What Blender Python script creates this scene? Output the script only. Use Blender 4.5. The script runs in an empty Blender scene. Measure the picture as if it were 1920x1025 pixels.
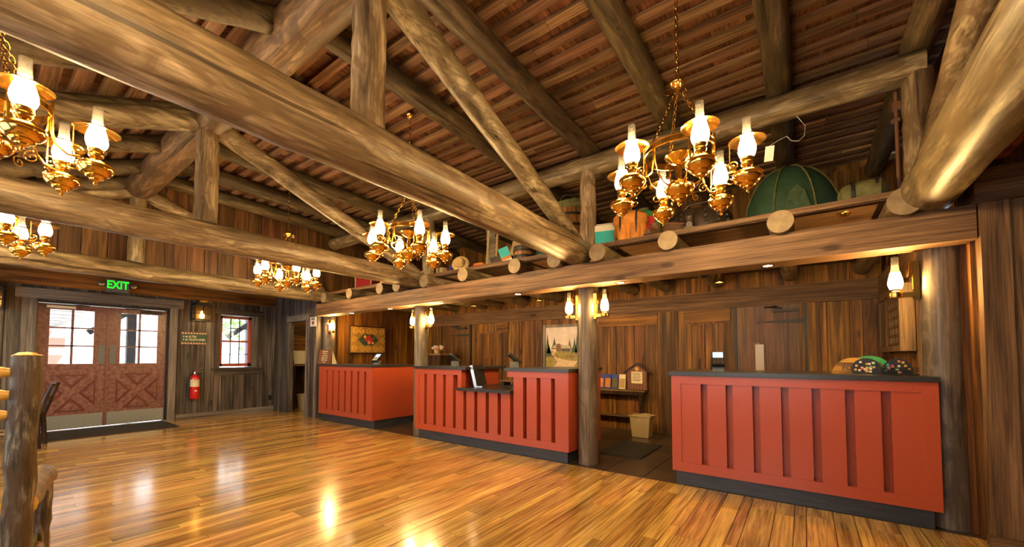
import bpy, math, random
from mathutils import Vector, Matrix
R = math.radians
random.seed(7)
C = bpy.context.scene.collection
scene = bpy.context.scene
# ------------------------------------------------------------------ camera, world, exposure
cam_d = bpy.data.cameras.new('camera'); cam = bpy.data.objects.new('camera', cam_d); C.objects.link(cam)
cam.location = (0, 0, 1.22); cam.rotation_euler = (R(90 + 2.237), 0, R(36.32))
cam_d.sensor_width = 36; cam_d.lens = 746.2 / 1920 * 36; cam_d.shift_y = (639.2 - 512.5) / 1920
cam_d.clip_start = .05; cam_d.clip_end = 300
scene.camera = cam
scene.view_settings.view_transform = 'Standard'; scene.view_settings.look = 'None'
scene.view_settings.exposure = 0.0; scene.view_settings.gamma = 1; scene.view_settings.use_curve_mapping = False
SKY = 5.0
LAMP = 215.0
cy = scene.cycles; cy.max_bounces = 6; cy.diffuse_bounces = 2; cy.glossy_bounces = 3; cy.transmission_bounces = 3; cy.transparent_max_bounces = 10; cy.caustics_reflective = False; cy.caustics_refractive = False
w = bpy.data.worlds.new('sky'); scene.world = w; w.use_nodes = True
wb = w.node_tree.nodes['Background']; wb.inputs[0].default_value = (.86, .93, 1, 1); wb.inputs[1].default_value = SKY
XW, YR, XE = -9.85, -1.75, 4.0          # door wall, rear wall, far right wall
REARWIN = [(-9.0, -7.2), (-6.6, -4.8), (-4.2, -2.4), (-1.8, .2)]  # unseen windows; the last is added to brighten the nearest tie log
sd = bpy.data.lights.new('sun', 'SUN'); sd.energy = 26; sd.angle = R(1); sd.color = (1, .95, .85); so_ = bpy.data.objects.new('sun', sd); C.objects.link(so_); so_.rotation_euler = Vector((-.45, -.35, -.82)).to_track_quat('-Z', 'Y').to_euler(); so_.location = (-14, 8, 12)
def portal(loc, rot, sx, sy):
    l = bpy.data.lights.new('window_portal', 'AREA'); l.shape = 'RECTANGLE'; l.size = sx; l.size_y = sy; l.energy = 1
    l.cycles.is_portal = True
    o = bpy.data.objects.new('window_portal', l); C.objects.link(o); o.location = loc; o.rotation_euler = rot
for a, b in REARWIN: portal(((a + b) / 2, YR - .12, 1.5), (R(90), 0, R(180)), b - a, 1.6)
portal((XW - .3, 1.42, 1.5), (R(90), 0, R(-90)), 1.6, 1.3)
portal((XW - .3, 3.42, 1.55), (R(90), 0, R(-90)), .7, 1.1)

# ------------------------------------------------------------------ materials
def newmat(name):
    m = bpy.data.materials.new(name); m.use_nodes = True
    return m, m.node_tree, m.node_tree.nodes['Principled BSDF']
def node(nt, t, **k):
    n = nt.nodes.new(t)
    for a, b in k.items(): setattr(n, a, b)
    return n
def ramp(nt, stops):
    n = nt.nodes.new('ShaderNodeValToRGB'); e = n.color_ramp.elements
    while len(e) < len(stops): e.new(.5)
    for i, (p, c) in enumerate(stops): e[i].position = p; e[i].color = (*c, 1)
    return n
def mth(nt, op, a, b=None):
    n = nt.nodes.new('ShaderNodeMath'); n.operation = op
    for i, v in enumerate((a, b)):
        if v is None: continue
        if isinstance(v, (int, float)): n.inputs[i].default_value = v
        else: nt.links.new(v, n.inputs[i])
    return n.outputs[0]
def rnd(nt):
    a = node(nt, 'ShaderNodeObjectInfo').outputs['Random']; b = node(nt, 'ShaderNodeNewGeometry').outputs['Random Per Island']
    return mth(nt, 'FRACT', mth(nt, 'ADD', a, b))
def mixc(nt, f, a, b, mode='MIX'):
    n = nt.nodes.new('ShaderNodeMix'); n.data_type = 'RGBA'; n.blend_type = mode
    for s, v in ((n.inputs[0], f), (n.inputs[6], a), (n.inputs[7], b)):
        if isinstance(v, (int, float)): s.default_value = v
        elif isinstance(v, tuple): s.default_value = (*v, 1)
        else: nt.links.new(v, s)
    return n.outputs[2]
def wood(name, dark, mid, light, axis='z', rough=.55, along=.9, across=14, var=.35, bump=.25, patch=None, coat=0, fine=True, knots=False, cracks=False, spec=.3):
    m, nt, p = newmat(name); p.inputs['Specular IOR Level'].default_value = spec; L = nt.links.new
    g = node(nt, 'ShaderNodeNewGeometry').outputs['Position']; r = rnd(nt)
    off = node(nt, 'ShaderNodeCombineXYZ')
    for i, k in enumerate((13., 7., 31.)): L(mth(nt, 'MULTIPLY', r, k), off.inputs[i])
    add = node(nt, 'ShaderNodeVectorMath', operation='ADD'); L(g, add.inputs[0]); L(off.outputs[0], add.inputs[1])
    def mapped(al, ac):
        mp = node(nt, 'ShaderNodeMapping'); s = [ac] * 3; s['xyz'.index(axis)] = al; mp.inputs['Scale'].default_value = s
        L(add.outputs[0], mp.inputs['Vector']); return mp.outputs[0]
    n1 = node(nt, 'ShaderNodeTexNoise'); n1.inputs['Scale'].default_value = 1; n1.inputs['Detail'].default_value = 7
    n1.inputs['Roughness'].default_value = .62; n1.inputs['Distortion'].default_value = .9; L(mapped(along, across), n1.inputs['Vector'])
    rp = ramp(nt, [(.35, dark), (.5, mid), (.66, light)]); L(n1.outputs['Fac'], rp.inputs[0]); col = rp.outputs[0]
    n2 = node(nt, 'ShaderNodeTexNoise'); n2.inputs['Scale'].default_value = 1; n2.inputs['Detail'].default_value = 4; L(mapped(along * 3, across * 7), n2.inputs['Vector'])
    if fine:
        rf = ramp(nt, [(.36, (.5, .48, .46)), (.58, (1.12, 1.12, 1.12))]); L(n2.outputs['Fac'], rf.inputs[0]); col = mixc(nt, .8, col, rf.outputs[0], 'MULTIPLY')
    n3 = node(nt, 'ShaderNodeTexNoise'); n3.inputs['Scale'].default_value = 1; n3.inputs['Detail'].default_value = 3; L(mapped(.8, 2.2), n3.inputs['Vector'])
    rq = ramp(nt, [(.38, (.7, .68, .66)), (.62, (1.15, 1.15, 1.15))]); L(n3.outputs['Fac'], rq.inputs[0]); col = mixc(nt, .85, col, rq.outputs[0], 'MULTIPLY')
    if patch:
        n4 = node(nt, 'ShaderNodeTexNoise'); n4.inputs['Scale'].default_value = 1; n4.inputs['Detail'].default_value = 5; L(mapped(3.5, 8.0), n4.inputs['Vector']); n4.inputs['Distortion'].default_value = 1.2
        r4 = ramp(nt, [(.50, (0, 0, 0)), (.60, (.85, .85, .85))]); L(n4.outputs['Fac'], r4.inputs[0]); col = mixc(nt, r4.outputs[0], col, patch)
    if knots:
        v = node(nt, 'ShaderNodeTexVoronoi'); v.inputs['Scale'].default_value = 1; L(mapped(1.5, 4.0), v.inputs['Vector'])
        rk = ramp(nt, [(.06, (.35, .3, .26)), (.13, (1, 1, 1))]); L(v.outputs['Distance'], rk.inputs[0]); col = mixc(nt, 1.0, col, rk.outputs[0], 'MULTIPLY')
    if cracks:
        n5 = node(nt, 'ShaderNodeTexNoise'); n5.inputs['Scale'].default_value = 1; n5.inputs['Detail'].default_value = 2; L(mapped(.5, 22.), n5.inputs['Vector'])
        r5 = ramp(nt, [(.30, (.3, .27, .25)), (.335, (1, 1, 1))]); L(n5.outputs['Fac'], r5.inputs[0]); col = mixc(nt, 1.0, col, r5.outputs[0], 'MULTIPLY')
    hs = node(nt, 'ShaderNodeHueSaturation'); L(col, hs.inputs['Color'])
    L(mth(nt, 'ADD', mth(nt, 'MULTIPLY', r, 2 * var), 1 - var), hs.inputs['Value'])
    L(mth(nt, 'ADD', mth(nt, 'MULTIPLY', mth(nt, 'FRACT', mth(nt, 'MULTIPLY', r, 17.3)), .02), .49), hs.inputs['Hue'])
    L(hs.outputs[0], p.inputs['Base Color'])
    p.inputs['Roughness'].default_value = rough
    if coat: p.inputs['Coat Weight'].default_value = coat; p.inputs['Coat Roughness'].default_value = .12
    b = node(nt, 'ShaderNodeBump'); b.inputs['Strength'].default_value = bump; b.inputs['Distance'].default_value = .01
    L(mth(nt, 'ADD', n1.outputs['Fac'], mth(nt, 'MULTIPLY', n2.outputs['Fac'], .5)), b.inputs['Height']); L(b.outputs[0], p.inputs['Normal'])
    return m
def plain(name, col, rough=.5, metal=0, var=0, noise=0, nscale=20, bump=0, coat=0, spec=None):
    m, nt, p = newmat(name); L = nt.links.new
    p.inputs['Roughness'].default_value = rough; p.inputs['Metallic'].default_value = metal
    if spec is not None: p.inputs['Specular IOR Level'].default_value = spec
    if coat: p.inputs['Coat Weight'].default_value = coat; p.inputs['Coat Roughness'].default_value = .1
    n = node(nt, 'ShaderNodeTexNoise'); n.inputs['Scale'].default_value = nscale; n.inputs['Detail'].default_value = 5
    tc = node(nt, 'ShaderNodeTexCoord'); L(tc.outputs['Object'], n.inputs['Vector'])
    rp = ramp(nt, [(.3, tuple(c * (1 - noise) for c in col)), (.7, tuple(min(1, c * (1 + noise)) for c in col))]); L(n.outputs['Fac'], rp.inputs[0]); c = rp.outputs[0]
    if var:
        hs = node(nt, 'ShaderNodeHueSaturation'); L(c, hs.inputs['Color']); L(mth(nt, 'ADD', mth(nt, 'MULTIPLY', rnd(nt), 2 * var), 1 - var), hs.inputs['Value']); c = hs.outputs[0]
    L(c, p.inputs['Base Color'])
    if bump:
        b = node(nt, 'ShaderNodeBump'); b.inputs['Strength'].default_value = bump; b.inputs['Distance'].default_value = .01; L(n.outputs['Fac'], b.inputs['Height']); L(b.outputs[0], p.inputs['Normal'])
    return m
def emit(name, col, s, base=None):
    m, nt, p = newmat(name); p.inputs['Base Color'].default_value = (*(base or col), 1)
    p.inputs['Emission Color'].default_value = (*col, 1); p.inputs['Emission Strength'].default_value = s; return m
def glassy(name, tint=(1, 1, 1), gl=.12, rough=.02, milk=0):
    m, nt, p = newmat(name); L = nt.links.new; nt.nodes.remove(p)
    t = node(nt, 'ShaderNodeBsdfTransparent'); t.inputs[0].default_value = (*tint, 1); g = node(nt, 'ShaderNodeBsdfGlossy'); g.inputs['Roughness'].default_value = rough
    lw = node(nt, 'ShaderNodeLayerWeight'); lw.inputs[0].default_value = .35
    mx = node(nt, 'ShaderNodeMixShader'); L(mth(nt, 'ADD', mth(nt, 'MULTIPLY', lw.outputs['Facing'], .5), gl * .3), mx.inputs[0])
    L(t.outputs[0], mx.inputs[1]); L(g.outputs[0], mx.inputs[2]); out = mx.outputs[0]
    if milk:
        d = node(nt, 'ShaderNodeBsdfTranslucent'); m2 = node(nt, 'ShaderNodeMixShader'); m2.inputs[0].default_value = milk; L(out, m2.inputs[1]); L(d.outputs[0], m2.inputs[2]); out = m2.outputs[0]
    L(out, nt.nodes['Material Output'].inputs[0]); return m

M = {}
LOG = dict(dark=(.072, .048, .024), mid=(.20, .142, .076), light=(.40, .305, .185))
for ax in 'xyz':
    M['log_' + ax] = wood('peeled log ' + ax, axis=ax, rough=.42, along=1.4, across=9, var=.12, bump=.3, patch=(.125, .08, .04), cracks=True, **LOG)
    M['rafter_' + ax] = wood('rafter log ' + ax, (.03, .021, .010), (.088, .060, .030), (.175, .122, .064), ax, .5, 1.4, 9, .2, .3, patch=(.075, .05, .025), cracks=True)
    M['beam_' + ax] = wood('rough sawn beam ' + ax, (.075, .040, .017), (.15, .083, .036), (.23, .138, .066), ax, .6, .8, 16, .12, .35, knots=True)
    M['board_' + ax] = wood('stained wall board ' + ax, (.05, .018, .0025), (.16, .064, .008), (.31, .132, .018), ax, .55, .6, 12, .34, .3, knots=True)
    M['weather_' + ax] = wood('weathered board ' + ax, (.028, .022, .018), (.082, .066, .055), (.175, .148, .128), ax, .6, .6, 13, .35, .35, knots=True, cracks=True)
M['ridge'] = wood('brown ridge log', (.05, .030, .013), (.13, .080, .036), (.22, .145, .07), 'x', .5, 1.2, 9, .05, .3, patch=(.07, .043, .02), cracks=True)
M['plankdoor'] = wood('stained plank door', (.05, .02, .004), (.115, .050, .011), (.18, .082, .02), 'z', .4, .6, 10, .05, .15)
M['gable'] = wood('gable board', (.05, .02, .007), (.105, .045, .015), (.165, .077, .028), 'z', .5, .6, 10, .25, .3)
M['gable_red'] = wood('reddish gable board', (.10, .03, .012), (.20, .062, .024), (.30, .10, .04), 'z', .5, .6, 10, .2, .3)
M['column'] = wood('grey column log', (.10, .072, .045), (.205, .155, .105), (.31, .25, .18), 'z', .38, .8, 9, .08, .3, patch=(.13, .10, .07))
M['trim_y'] = wood('grey trim y', (.10, .082, .066), (.175, .15, .125), (.25, .22, .19), 'y', .6, .7, 18, .1, .3)
M['trim_z'] = wood('grey trim z', (.10, .082, .066), (.175, .15, .125), (.25, .22, .19), 'z', .6, .7, 18, .1, .3)
M['floor'] = wood('varnished floor plank', (.38, .19, .045), (.62, .36, .095), (.75, .47, .15), 'y', .2, .7, 9, .2, .05, coat=.5, spec=.5)
M['batten'] = wood('roof batten', (.10, .05, .024), (.20, .105, .052), (.30, .17, .09), 'x', .55, .8, 16, .3, .3)
M['shingle'] = wood('wood shingle', (.06, .022, .009), (.13, .048, .018), (.20, .08, .033), 'y', .6, 3, 30, .3, .2)
M['backing'] = plain('pale shingle backing', (.36, .26, .15), .8)
M['log_end'] = plain('sawn log end', (.20, .14, .075), .7, noise=.25, nscale=14, bump=.2)
M['red'] = plain('red painted panel', (.40, .066, .026), .3, noise=.05, nscale=60, bump=.02)
M['stone'] = plain('dark countertop', (.030, .028, .027), .28, noise=.4, nscale=220)
M['slate'] = plain('slate toe kick', (.036, .040, .048), .4, noise=.35, nscale=9)
M['tile'] = plain('dark floor tile', (.060, .040, .026), .3, var=.2, noise=.4, nscale=7, bump=.05)
M['grout'] = plain('grout', (.03, .022, .016), .8)
M['brass'] = plain('polished brass', (.85, .50, .11), .16, 1, noise=.06)
M['brass_d'] = plain('aged brass', (.50, .29, .07), .26, 1, noise=.15)
M['globe'] = emit('lit frosted globe', (1, .68, .30), LAMP, (1, .9, .75))
M['globe_w'] = emit('lit wall lantern globe', (1, .60, .20), LAMP * 2.3, (1, .9, .75))
M['globe_top'] = emit('frosted globe shoulder', (1, .55, .16), 1.2, (1, .8, .5))
M['bulb'] = emit('box lantern bulb', (1, .6, .22), 60)
M['puck'] = emit('recessed lamp lens', (1, .70, .32), 130)
M['chim'] = glassy('clear chimney glass', (1, .98, .94), .2, milk=.04)
M['pane'] = glassy('window pane', (.97, .99, 1), .1)
M['amber'] = glassy('seeded amber glass', (1, .82, .5), .2, .15)
M['door_red'] = plain('red brown painted door', (.19, .085, .072), .26, noise=.35, nscale=18, bump=.1)
M['door_red_d'] = plain('dark red panel groove', (.10, .012, .010), .4)
M['win_red'] = plain('red window frame', (.42, .075, .03), .45, noise=.15)
M['kick'] = plain('brushed steel kick plate', (.30, .34, .36), .35, .7, noise=.2, nscale=30)
M['black'] = plain('black plastic', (.012, .012, .013), .4)
M['iron'] = plain('black iron', (.02, .018, .016), .5, .3, noise=.2)
M['mat'] = plain('black entry mat', (.022, .020, .019), .7, noise=.4, nscale=70, bump=.2)
M['white'] = plain('white paint', (.75, .73, .68), .5)
M['cream'] = plain('cream paper', (.72, .62, .42), .7, noise=.08)
M['signgreen'] = plain('dark green sign', (.015, .075, .045), .5, noise=.1)
M['signbrown'] = plain('brown sign border', (.16, .07, .035), .55, noise=.15)
M['brownsign'] = plain('brown card', (.17, .06, .02), .6)
M['extred'] = plain('fire red enamel', (.60, .012, .012), .2, coat=.5)
M['steel'] = plain('steel', (.6, .6, .6), .3, 1)
M['exitgrey'] = plain('grey exit housing', (.12, .13, .13), .5)
M['exitgreen'] = emit('green exit letters', (.01, 1, .02), 1.6)
M['gold'] = plain('gold scroll', (.60, .34, .05), .5, noise=.2)
M['ochre'] = plain('ochre quilt cloth', (.30, .155, .025), .8, noise=.25, nscale=40)
M['crimson'] = plain('crimson cloth', (.42, .02, .02), .7, noise=.2)
M['leafdark'] = plain('dark green leaf', (.03, .06, .025), .7, noise=.4)
M['pink'] = plain('pink cloth', (.60, .20, .12), .7, noise=.2)
M['plastic_tan'] = plain('tan plastic bin', (.36, .27, .13), .5)
M['bark'] = wood('hickory bark', (.035, .022, .014), (.14, .10, .068), (.46, .38, .29), 'z', .4, 5, 30, .1, .9, patch=(.10, .055, .028))
M['bark_h'] = wood('hickory bark lying', (.06, .036, .022), (.17, .105, .062), (.34, .24, .16), 'y', .35, 7, 26, .1, .9, patch=(.20, .075, .025))
M['peeled'] = plain('peeled tenon', (.70, .36, .06), .35, noise=.15)
M['darkwood'] = wood('dark furniture wood', (.02, .012, .009), (.05, .028, .020), (.09, .05, .034), 'z', .25, .9, 14, .1, .1)
M['orange'] = plain('orange canvas', (.52, .19, .025), .75, noise=.25, nscale=12, bump=.3)
M['teal'] = plain('teal plastic', (.02, .36, .38), .4)
M['green'] = plain('green nylon', (.018, .055, .028), .7, noise=.3, nscale=8, bump=.4)
M['olive'] = plain('olive canvas', (.10, .095, .028), .8, noise=.35, nscale=14, bump=.3)
M['grass'] = plain('bright green cloth', (.03, .26, .08), .7, noise=.15)
M['blue'] = plain('blue nylon', (.015, .04, .32), .6, noise=.2)
M['chest'] = plain('dark red chest', (.20, .008, .012), .45, noise=.15)
M['straw'] = plain('straw', (.40, .27, .12), .85, noise=.3, nscale=40, bump=.3)
M['barrel'] = wood('barrel stave', (.14, .055, .015), (.27, .115, .034), (.38, .18, .06), 'z', .4, 1, 14, .15, .2)
M['wicker'] = plain('dark wicker', (.035, .018, .010), .5, noise=.4, nscale=30, bump=.4)
M['rope'] = plain('brown rope', (.12, .055, .022), .8, noise=.4, nscale=60, bump=.4)
M['cloth_w'] = plain('off white canvas', (.58, .52, .42), .8, noise=.12, nscale=10)
M['pipe'] = plain('brown painted pipe', (.16, .07, .035), .4)
M['screen'] = emit('lit terminal screen', (.35, .6, .95), .7)
M['concrete'] = plain('outdoor paving', (.66, .64, .60), .8, noise=.1)
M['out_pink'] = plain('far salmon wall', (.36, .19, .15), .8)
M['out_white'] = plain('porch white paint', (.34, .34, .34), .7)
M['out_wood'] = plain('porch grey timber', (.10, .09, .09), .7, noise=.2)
M['out_violet'] = plain('weathered violet siding', (.20, .18, .26), .8)
M['tree'] = plain('tree leaves', (.16, .30, .07), .8, noise=.4, nscale=3)
M['p_sky'] = plain('painted sky', (.62, .52, .46), .6, noise=.12, nscale=6); M['p_grass'] = plain('painted meadow', (.28, .22, .05), .6, noise=.4, nscale=22)
M['p_path'] = plain('painted path', (.62, .45, .28), .6, noise=.15); M['p_pine'] = plain('painted pine', (.035, .06, .025), .6, noise=.5, nscale=30)
M['p_roof'] = plain('painted cabin roof', (.40, .34, .22), .6); M['frosted'] = plain('wire glass', (.42, .34, .26), .25, noise=.25, nscale=120)

# ------------------------------------------------------------------ mesh helpers
class MB:
    def __init__(s): s.v = []; s.f = []; s.mi = []; s.cur = 0
    def add(s, vs, fs):
        b = len(s.v); s.v += [tuple(v) for v in vs]; s.f += [tuple(i + b for i in f) for f in fs]; s.mi += [s.cur] * len(fs); return s
    def box(s, mn, mx, rot=None, about=None):
        x0, y0, z0 = mn; x1, y1, z1 = mx
        vs = [Vector(p) for p in ((x0, y0, z0), (x1, y0, z0), (x1, y1, z0), (x0, y1, z0), (x0, y0, z1), (x1, y0, z1), (x1, y1, z1), (x0, y1, z1))]
        if rot is not None:
            c = Vector(about) if about else (Vector(mn) + Vector(mx)) / 2
            vs = [rot @ (v - c) + c for v in vs]
        return s.add(vs, [(0, 3, 2, 1), (4, 5, 6, 7), (0, 1, 5, 4), (1, 2, 6, 5), (2, 3, 7, 6), (3, 0, 4, 7)])
    def prism(s, pts, axis, a, b):
        i = 'xyz'.index(axis); n = len(pts)
        def mk(p, t): q = list(p); q.insert(i, t); return q
        vs = [mk(p, a) for p in pts] + [mk(p, b) for p in pts]
        return s.add(vs, [tuple(range(n))[::-1], tuple(range(n, 2 * n))] + [(k, (k + 1) % n, n + (k + 1) % n, n + k) for k in range(n)])
    def lathe(s, prof, seg=20, c=(0, 0, 0), sx=1, sy=1, close=False):
        n = len(prof); vs = []
        for r, z in prof:
            for k in range(seg):
                a = 2 * math.pi * k / seg; vs.append((c[0] + r * sx * math.cos(a), c[1] + r * sy * math.sin(a), c[2] + z))
        fs = [(i * seg + k, i * seg + (k + 1) % seg, (i + 1) * seg + (k + 1) % seg, (i + 1) * seg + k) for i in range(n - 1) for k in range(seg)]
        if close: fs += [tuple(range(seg))[::-1], tuple(range((n - 1) * seg, n * seg))]
        return s.add(vs, fs)
    def tube(s, pts, r, seg=8, cap=True, jit=0, flat=1.0):
        pts = [Vector(p) for p in pts]; n = len(pts); rr = r if isinstance(r, (list, tuple)) else [r] * n
        up = None; vs = []
        for i, p in enumerate(pts):
            t = (pts[min(i + 1, n - 1)] - pts[max(i - 1, 0)]).normalized()
            if up is None: up = Vector((0, 0, 1)) if abs(t.z) < .9 else Vector((0, 1, 0))
            a = t.cross(up); a = a.normalized() if a.length > 1e-6 else Vector((1, 0, 0)); b = a.cross(t).normalized(); up = b
            for k in range(seg):
                an = 2 * math.pi * k / seg; q = rr[i] * (1 + jit * (random.random() - .5))
                vs.append(p + a * (q * math.cos(an) * flat) + b * (q * math.sin(an)))
        fs = [(i * seg + k, (i + 1) * seg + k, (i + 1) * seg + (k + 1) % seg, i * seg + (k + 1) % seg) for i in range(n - 1) for k in range(seg)]
        s.add(vs, fs)
        if cap:
            c0 = s.cur; s.cur = getattr(s, 'capmat', c0); b = len(s.v) - n * seg
            s.f += [tuple(b + k for k in range(seg)), tuple(b + (n - 1) * seg + k for k in range(seg))[::-1]]; s.mi += [s.cur] * 2; s.cur = c0
        return s
    def mesh(s, name, mats, smooth=False):
        me = bpy.data.meshes.new(name); me.from_pydata(s.v, [], s.f); me.update()
        for m in (mats if isinstance(mats, (list, tuple)) else [mats]): me.materials.append(M[m])
        me.polygons.foreach_set('material_index', s.mi)
        if smooth:
            me.polygons.foreach_set('use_smooth', [True] * len(me.polygons)); me.set_sharp_from_angle(angle=R(42))
        me.update(); return me
    def build(s, name, mats, parent=None, loc=(0, 0, 0), smooth=False): return link(name, s.mesh(name, mats, smooth), parent, loc)
def link(name, data, parent=None, loc=(0, 0, 0)):
    o = bpy.data.objects.new(name, data); C.objects.link(o); o.location = loc
    if parent: o.parent = parent
    return o
def tag(o, label, cat, kind=None, group=None):
    o['label'] = label; o['category'] = cat
    if kind: o['kind'] = kind
    if group: o['group'] = group
    return o
def thing(name, label, cat, loc=(0, 0, 0), rz=0, kind=None, group=None):
    o = bpy.data.objects.new(name, None); C.objects.link(o); o.location = loc; o.rotation_euler = (0, 0, rz); o.empty_display_size = .1
    return tag(o, label, cat, kind, group)
_cube = {}
def bx(name, mn, mx, mat, parent=None):
    """a box piece: one shared unit cube per material, scaled"""
    if mat not in _cube: _cube[mat] = MB().box((-.5, -.5, -.5), (.5, .5, .5)).mesh('piece_' + mat, mat)
    o = link(name, _cube[mat], parent, [(a + b) / 2 for a, b in zip(mn, mx)]); o.scale = [max(1e-4, abs(b - a)) for a, b in zip(mn, mx)]; return o
def box1(name, mn, mx, mat, parent=None): return MB().box(mn, mx).build(name, mat, parent)
def logm(p0, p1, r0, r1=None, seg=20, rings=14, jit=.007, wob=.004):
    p0, p1 = Vector(p0), Vector(p1); r1 = r0 if r1 is None else r1; b = MB(); b.capmat = 1
    pts = []; rr = []
    for i in range(rings + 1):
        t = i / rings; e = wob if 0 < i < rings else 0
        pts.append(p0.lerp(p1, t) + Vector((random.uniform(-e, e), random.uniform(-e, e), random.uniform(-e, e)))); rr.append((r0 + (r1 - r0) * t) * random.uniform(.985, 1.02))
    return b.tube(pts, rr, seg, True, jit)
def log(name, p0, p1, r0, r1=None, mat='log', parent=None, **k):
    d = Vector(p1) - Vector(p0); ax = 'xyz'[max(range(3), key=lambda i: abs(d[i]))]
    mm = mat if mat in M else mat + '_' + ax
    p0 = Vector(p0); return logm((0, 0, 0), d, r0, r1, **k).build(name, [mm, 'log_end'], parent, p0, True)
def copy_tree(o, parent=None):
    c = o.copy(); C.objects.link(c); c.parent = parent
    for ch in list(o.children): copy_tree(ch, c)
    return c
def text(name, body, size, loc, rot, mat, parent, ext=.001, align='CENTER', sx=1, bold=0):
    cu = bpy.data.curves.new(name, 'FONT'); cu.body = body; cu.size = size; cu.extrude = ext; cu.align_x = align; cu.align_y = 'CENTER'; cu.offset = bold
    cu.materials.append(M[mat]); cu.resolution_u = 3
    t_ = link(name, cu); me = bpy.data.meshes.new_from_object(t_.evaluated_get(bpy.context.evaluated_depsgraph_get())); bpy.data.objects.remove(t_); bpy.data.curves.remove(cu)
    o = link(name, me, parent, loc); o.rotation_euler = rot; o.scale = (sx, 1, 1); return o
FX = (R(90), 0, R(90))      # text facing +x
FY = (R(90), 0, 0)          # text facing -y
def boards(parent, axis, pos, out, u0, u1, z0, z1, mat, wmin=.15, wmax=.25, th=.022, holes=(), name='board', gap=.008, uneven=.012, top=None):
    """vertical boards on a wall: axis 'x' wall at x=pos spans y; out=+-1 facing"""
    cuts = sorted({u0, u1} | {h[0] for h in holes if u0 < h[0] < u1} | {h[1] for h in holes if u0 < h[1] < u1})
    for a, b in zip(cuts, cuts[1:]):
        u = a
        while u < b - 1e-4:
            e = u + random.uniform(wmin, wmax)
            if b - e < wmin * .6: e = b
            zt = z1 if top is None else min(top(u), top(e))
            segs = [(z0, zt)]
            for h in holes:
                if h[0] < e - 1e-4 and h[1] > u + 1e-4:
                    segs = [q for s0, s1 in segs for q in ((s0, min(s1, h[2])), (max(s0, h[3]), s1)) if q[1] - q[0] > .02]
            t = th + random.uniform(-uneven, uneven)
            for s0, s1 in segs:
                lo, hi = sorted((pos, pos + out * t))
                if axis == 'x': bx(name, (lo, u + gap / 2, s0), (hi, e - gap / 2, s1), mat, parent)
                else: bx(name, (u + gap / 2, lo, s0), (e - gap / 2, hi, s1), mat, parent)
            u = e

# ------------------------------------------------------------------ floor
X0, X1, Y0, Y1 = XW - .3, 1.9, YR, 4.06
floor = tag(box1('floor', (X0, YR, -.1), (XE, Y1, -.0125), 'grout'), 'glossy honey coloured plank floor of the lobby', 'floor', 'structure')
rows = []; x = -.945
wd = (.124, .073, .165)
xs = [-.945]; k = 0
rowlist = []; xx = -.945 + .135 + .067
# triple pattern of widths (wide, medium, narrow) on both sides of the measured seam
seams = []; s0 = -.743; pat = (.165, .124, .073); i = 0; xx = s0
while xx < XE: seams.append((xx, xx + pat[i % 3])); xx += pat[i % 3]; i += 1
xx = s0; i = 2
while xx > X0: seams.append((xx - pat[i % 3], xx)); xx -= pat[i % 3]; i -= 1
planks = []
for a, b in seams:
    y = YR - random.uniform(0, 1.2)
    while y < Y1:
        e = y + random.uniform(.8, 2.1); c = (max(y, YR), min(e, Y1))
        if c[1] - c[0] > .02: planks.append((a, b, *c))
        y = e
def inview(p):
    d = Vector(p) - cam.location; f = Vector((-.592, .806, 0)); r_ = Vector((.806, .592, 0)); t = d.dot(f)
    return t > .4 and abs(d.dot(r_)) < t * 1.3
def dist(q): return (Vector(((q[0] + q[1]) / 2, (q[2] + q[3]) / 2, 0)) - Vector((0, 0, 0))).length + (0 if inview(((q[0] + q[1]) / 2, (q[2] + q[3]) / 2, 0)) else 50)
planks.sort(key=dist)
for q in planks[:300]: bx('plank', (q[0] + .0022, q[2] + .001, -.0125), (q[1] - .0022, q[3] - .001, random.uniform(-.0008, .0)), 'floor', floor)
b = MB()
for q in planks[300:]: b.box((q[0] + .0022, q[2] + .001, -.0125), (q[1] - .0022, q[3] - .001, random.uniform(-.0008, .0)))
b.build('plank', 'floor', floor)['kind'] = 'stuff'
office = tag(box1('floor', (X0, Y1, -.1), (XE + .1, 7.2, -.012), 'grout'), 'dark slate tiled floor behind the counters', 'floor', 'structure')
for i in range(22):
    for j in range(7):
        a, c = -7.75 + i * .4, Y1 + .008 + j * .4
        if c < 6.6: bx('tile', (a + .004, c + .004, -.012), (a + .396, min(c + .396, 6.9), random.uniform(-.002, 0)), 'tile', office)
box1('side_room_floor', (X0, Y1 + .01, -.012), (-7.8, 7.2, -.001), 'floor', office)

# ------------------------------------------------------------------ door wall (left)
DY0, DY1, DZ = .60, 2.25, 2.13
WY0, WY1, WZ0, WZ1 = 3.08, 3.80, .99, 2.11
wl = tag(MB().build('wall_left', 'weather_z'), 'weathered grey brown board wall holding the double doors', 'wall', 'structure')
b = MB()
for mn, mx in (((XW - .25, YR, 0), (XW, DY0, 2.75)), ((XW - .25, DY0, DZ), (XW, DY1, 2.75)), ((XW - .25, DY1, 0), (XW, WY0, 2.75)), ((XW - .25, WY0, 0), (XW, WY1, WZ0)), ((XW - .25, WY0, WZ1), (XW, WY1, 2.75)), ((XW - .25, WY1, 0), (XW, 7.2, 2.75))): b.box(mn, mx)
b.build('wall_core', 'weather_z', wl)
boards(wl, 'x', XW, 1, YR, 4.15, .10, 2.36, 'weather_z', .13, .26, holes=[(DY0 - .13, DY1 + .13, -1, 2.32), (WY0 - .1, WY1 + .1, WZ0 - .1, WZ1 + .1)])
bx('header_beam', (XW, YR, 2.36), (XW + .05, 4.15, 2.63), 'board_y', wl)
bl = tag(box1('baseboard_left', (XW, DY1 + .13, 0), (XW + .045, 4.15, .10), 'trim_y'), 'grey baseboard under the small window', 'baseboard', 'structure')
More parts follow.
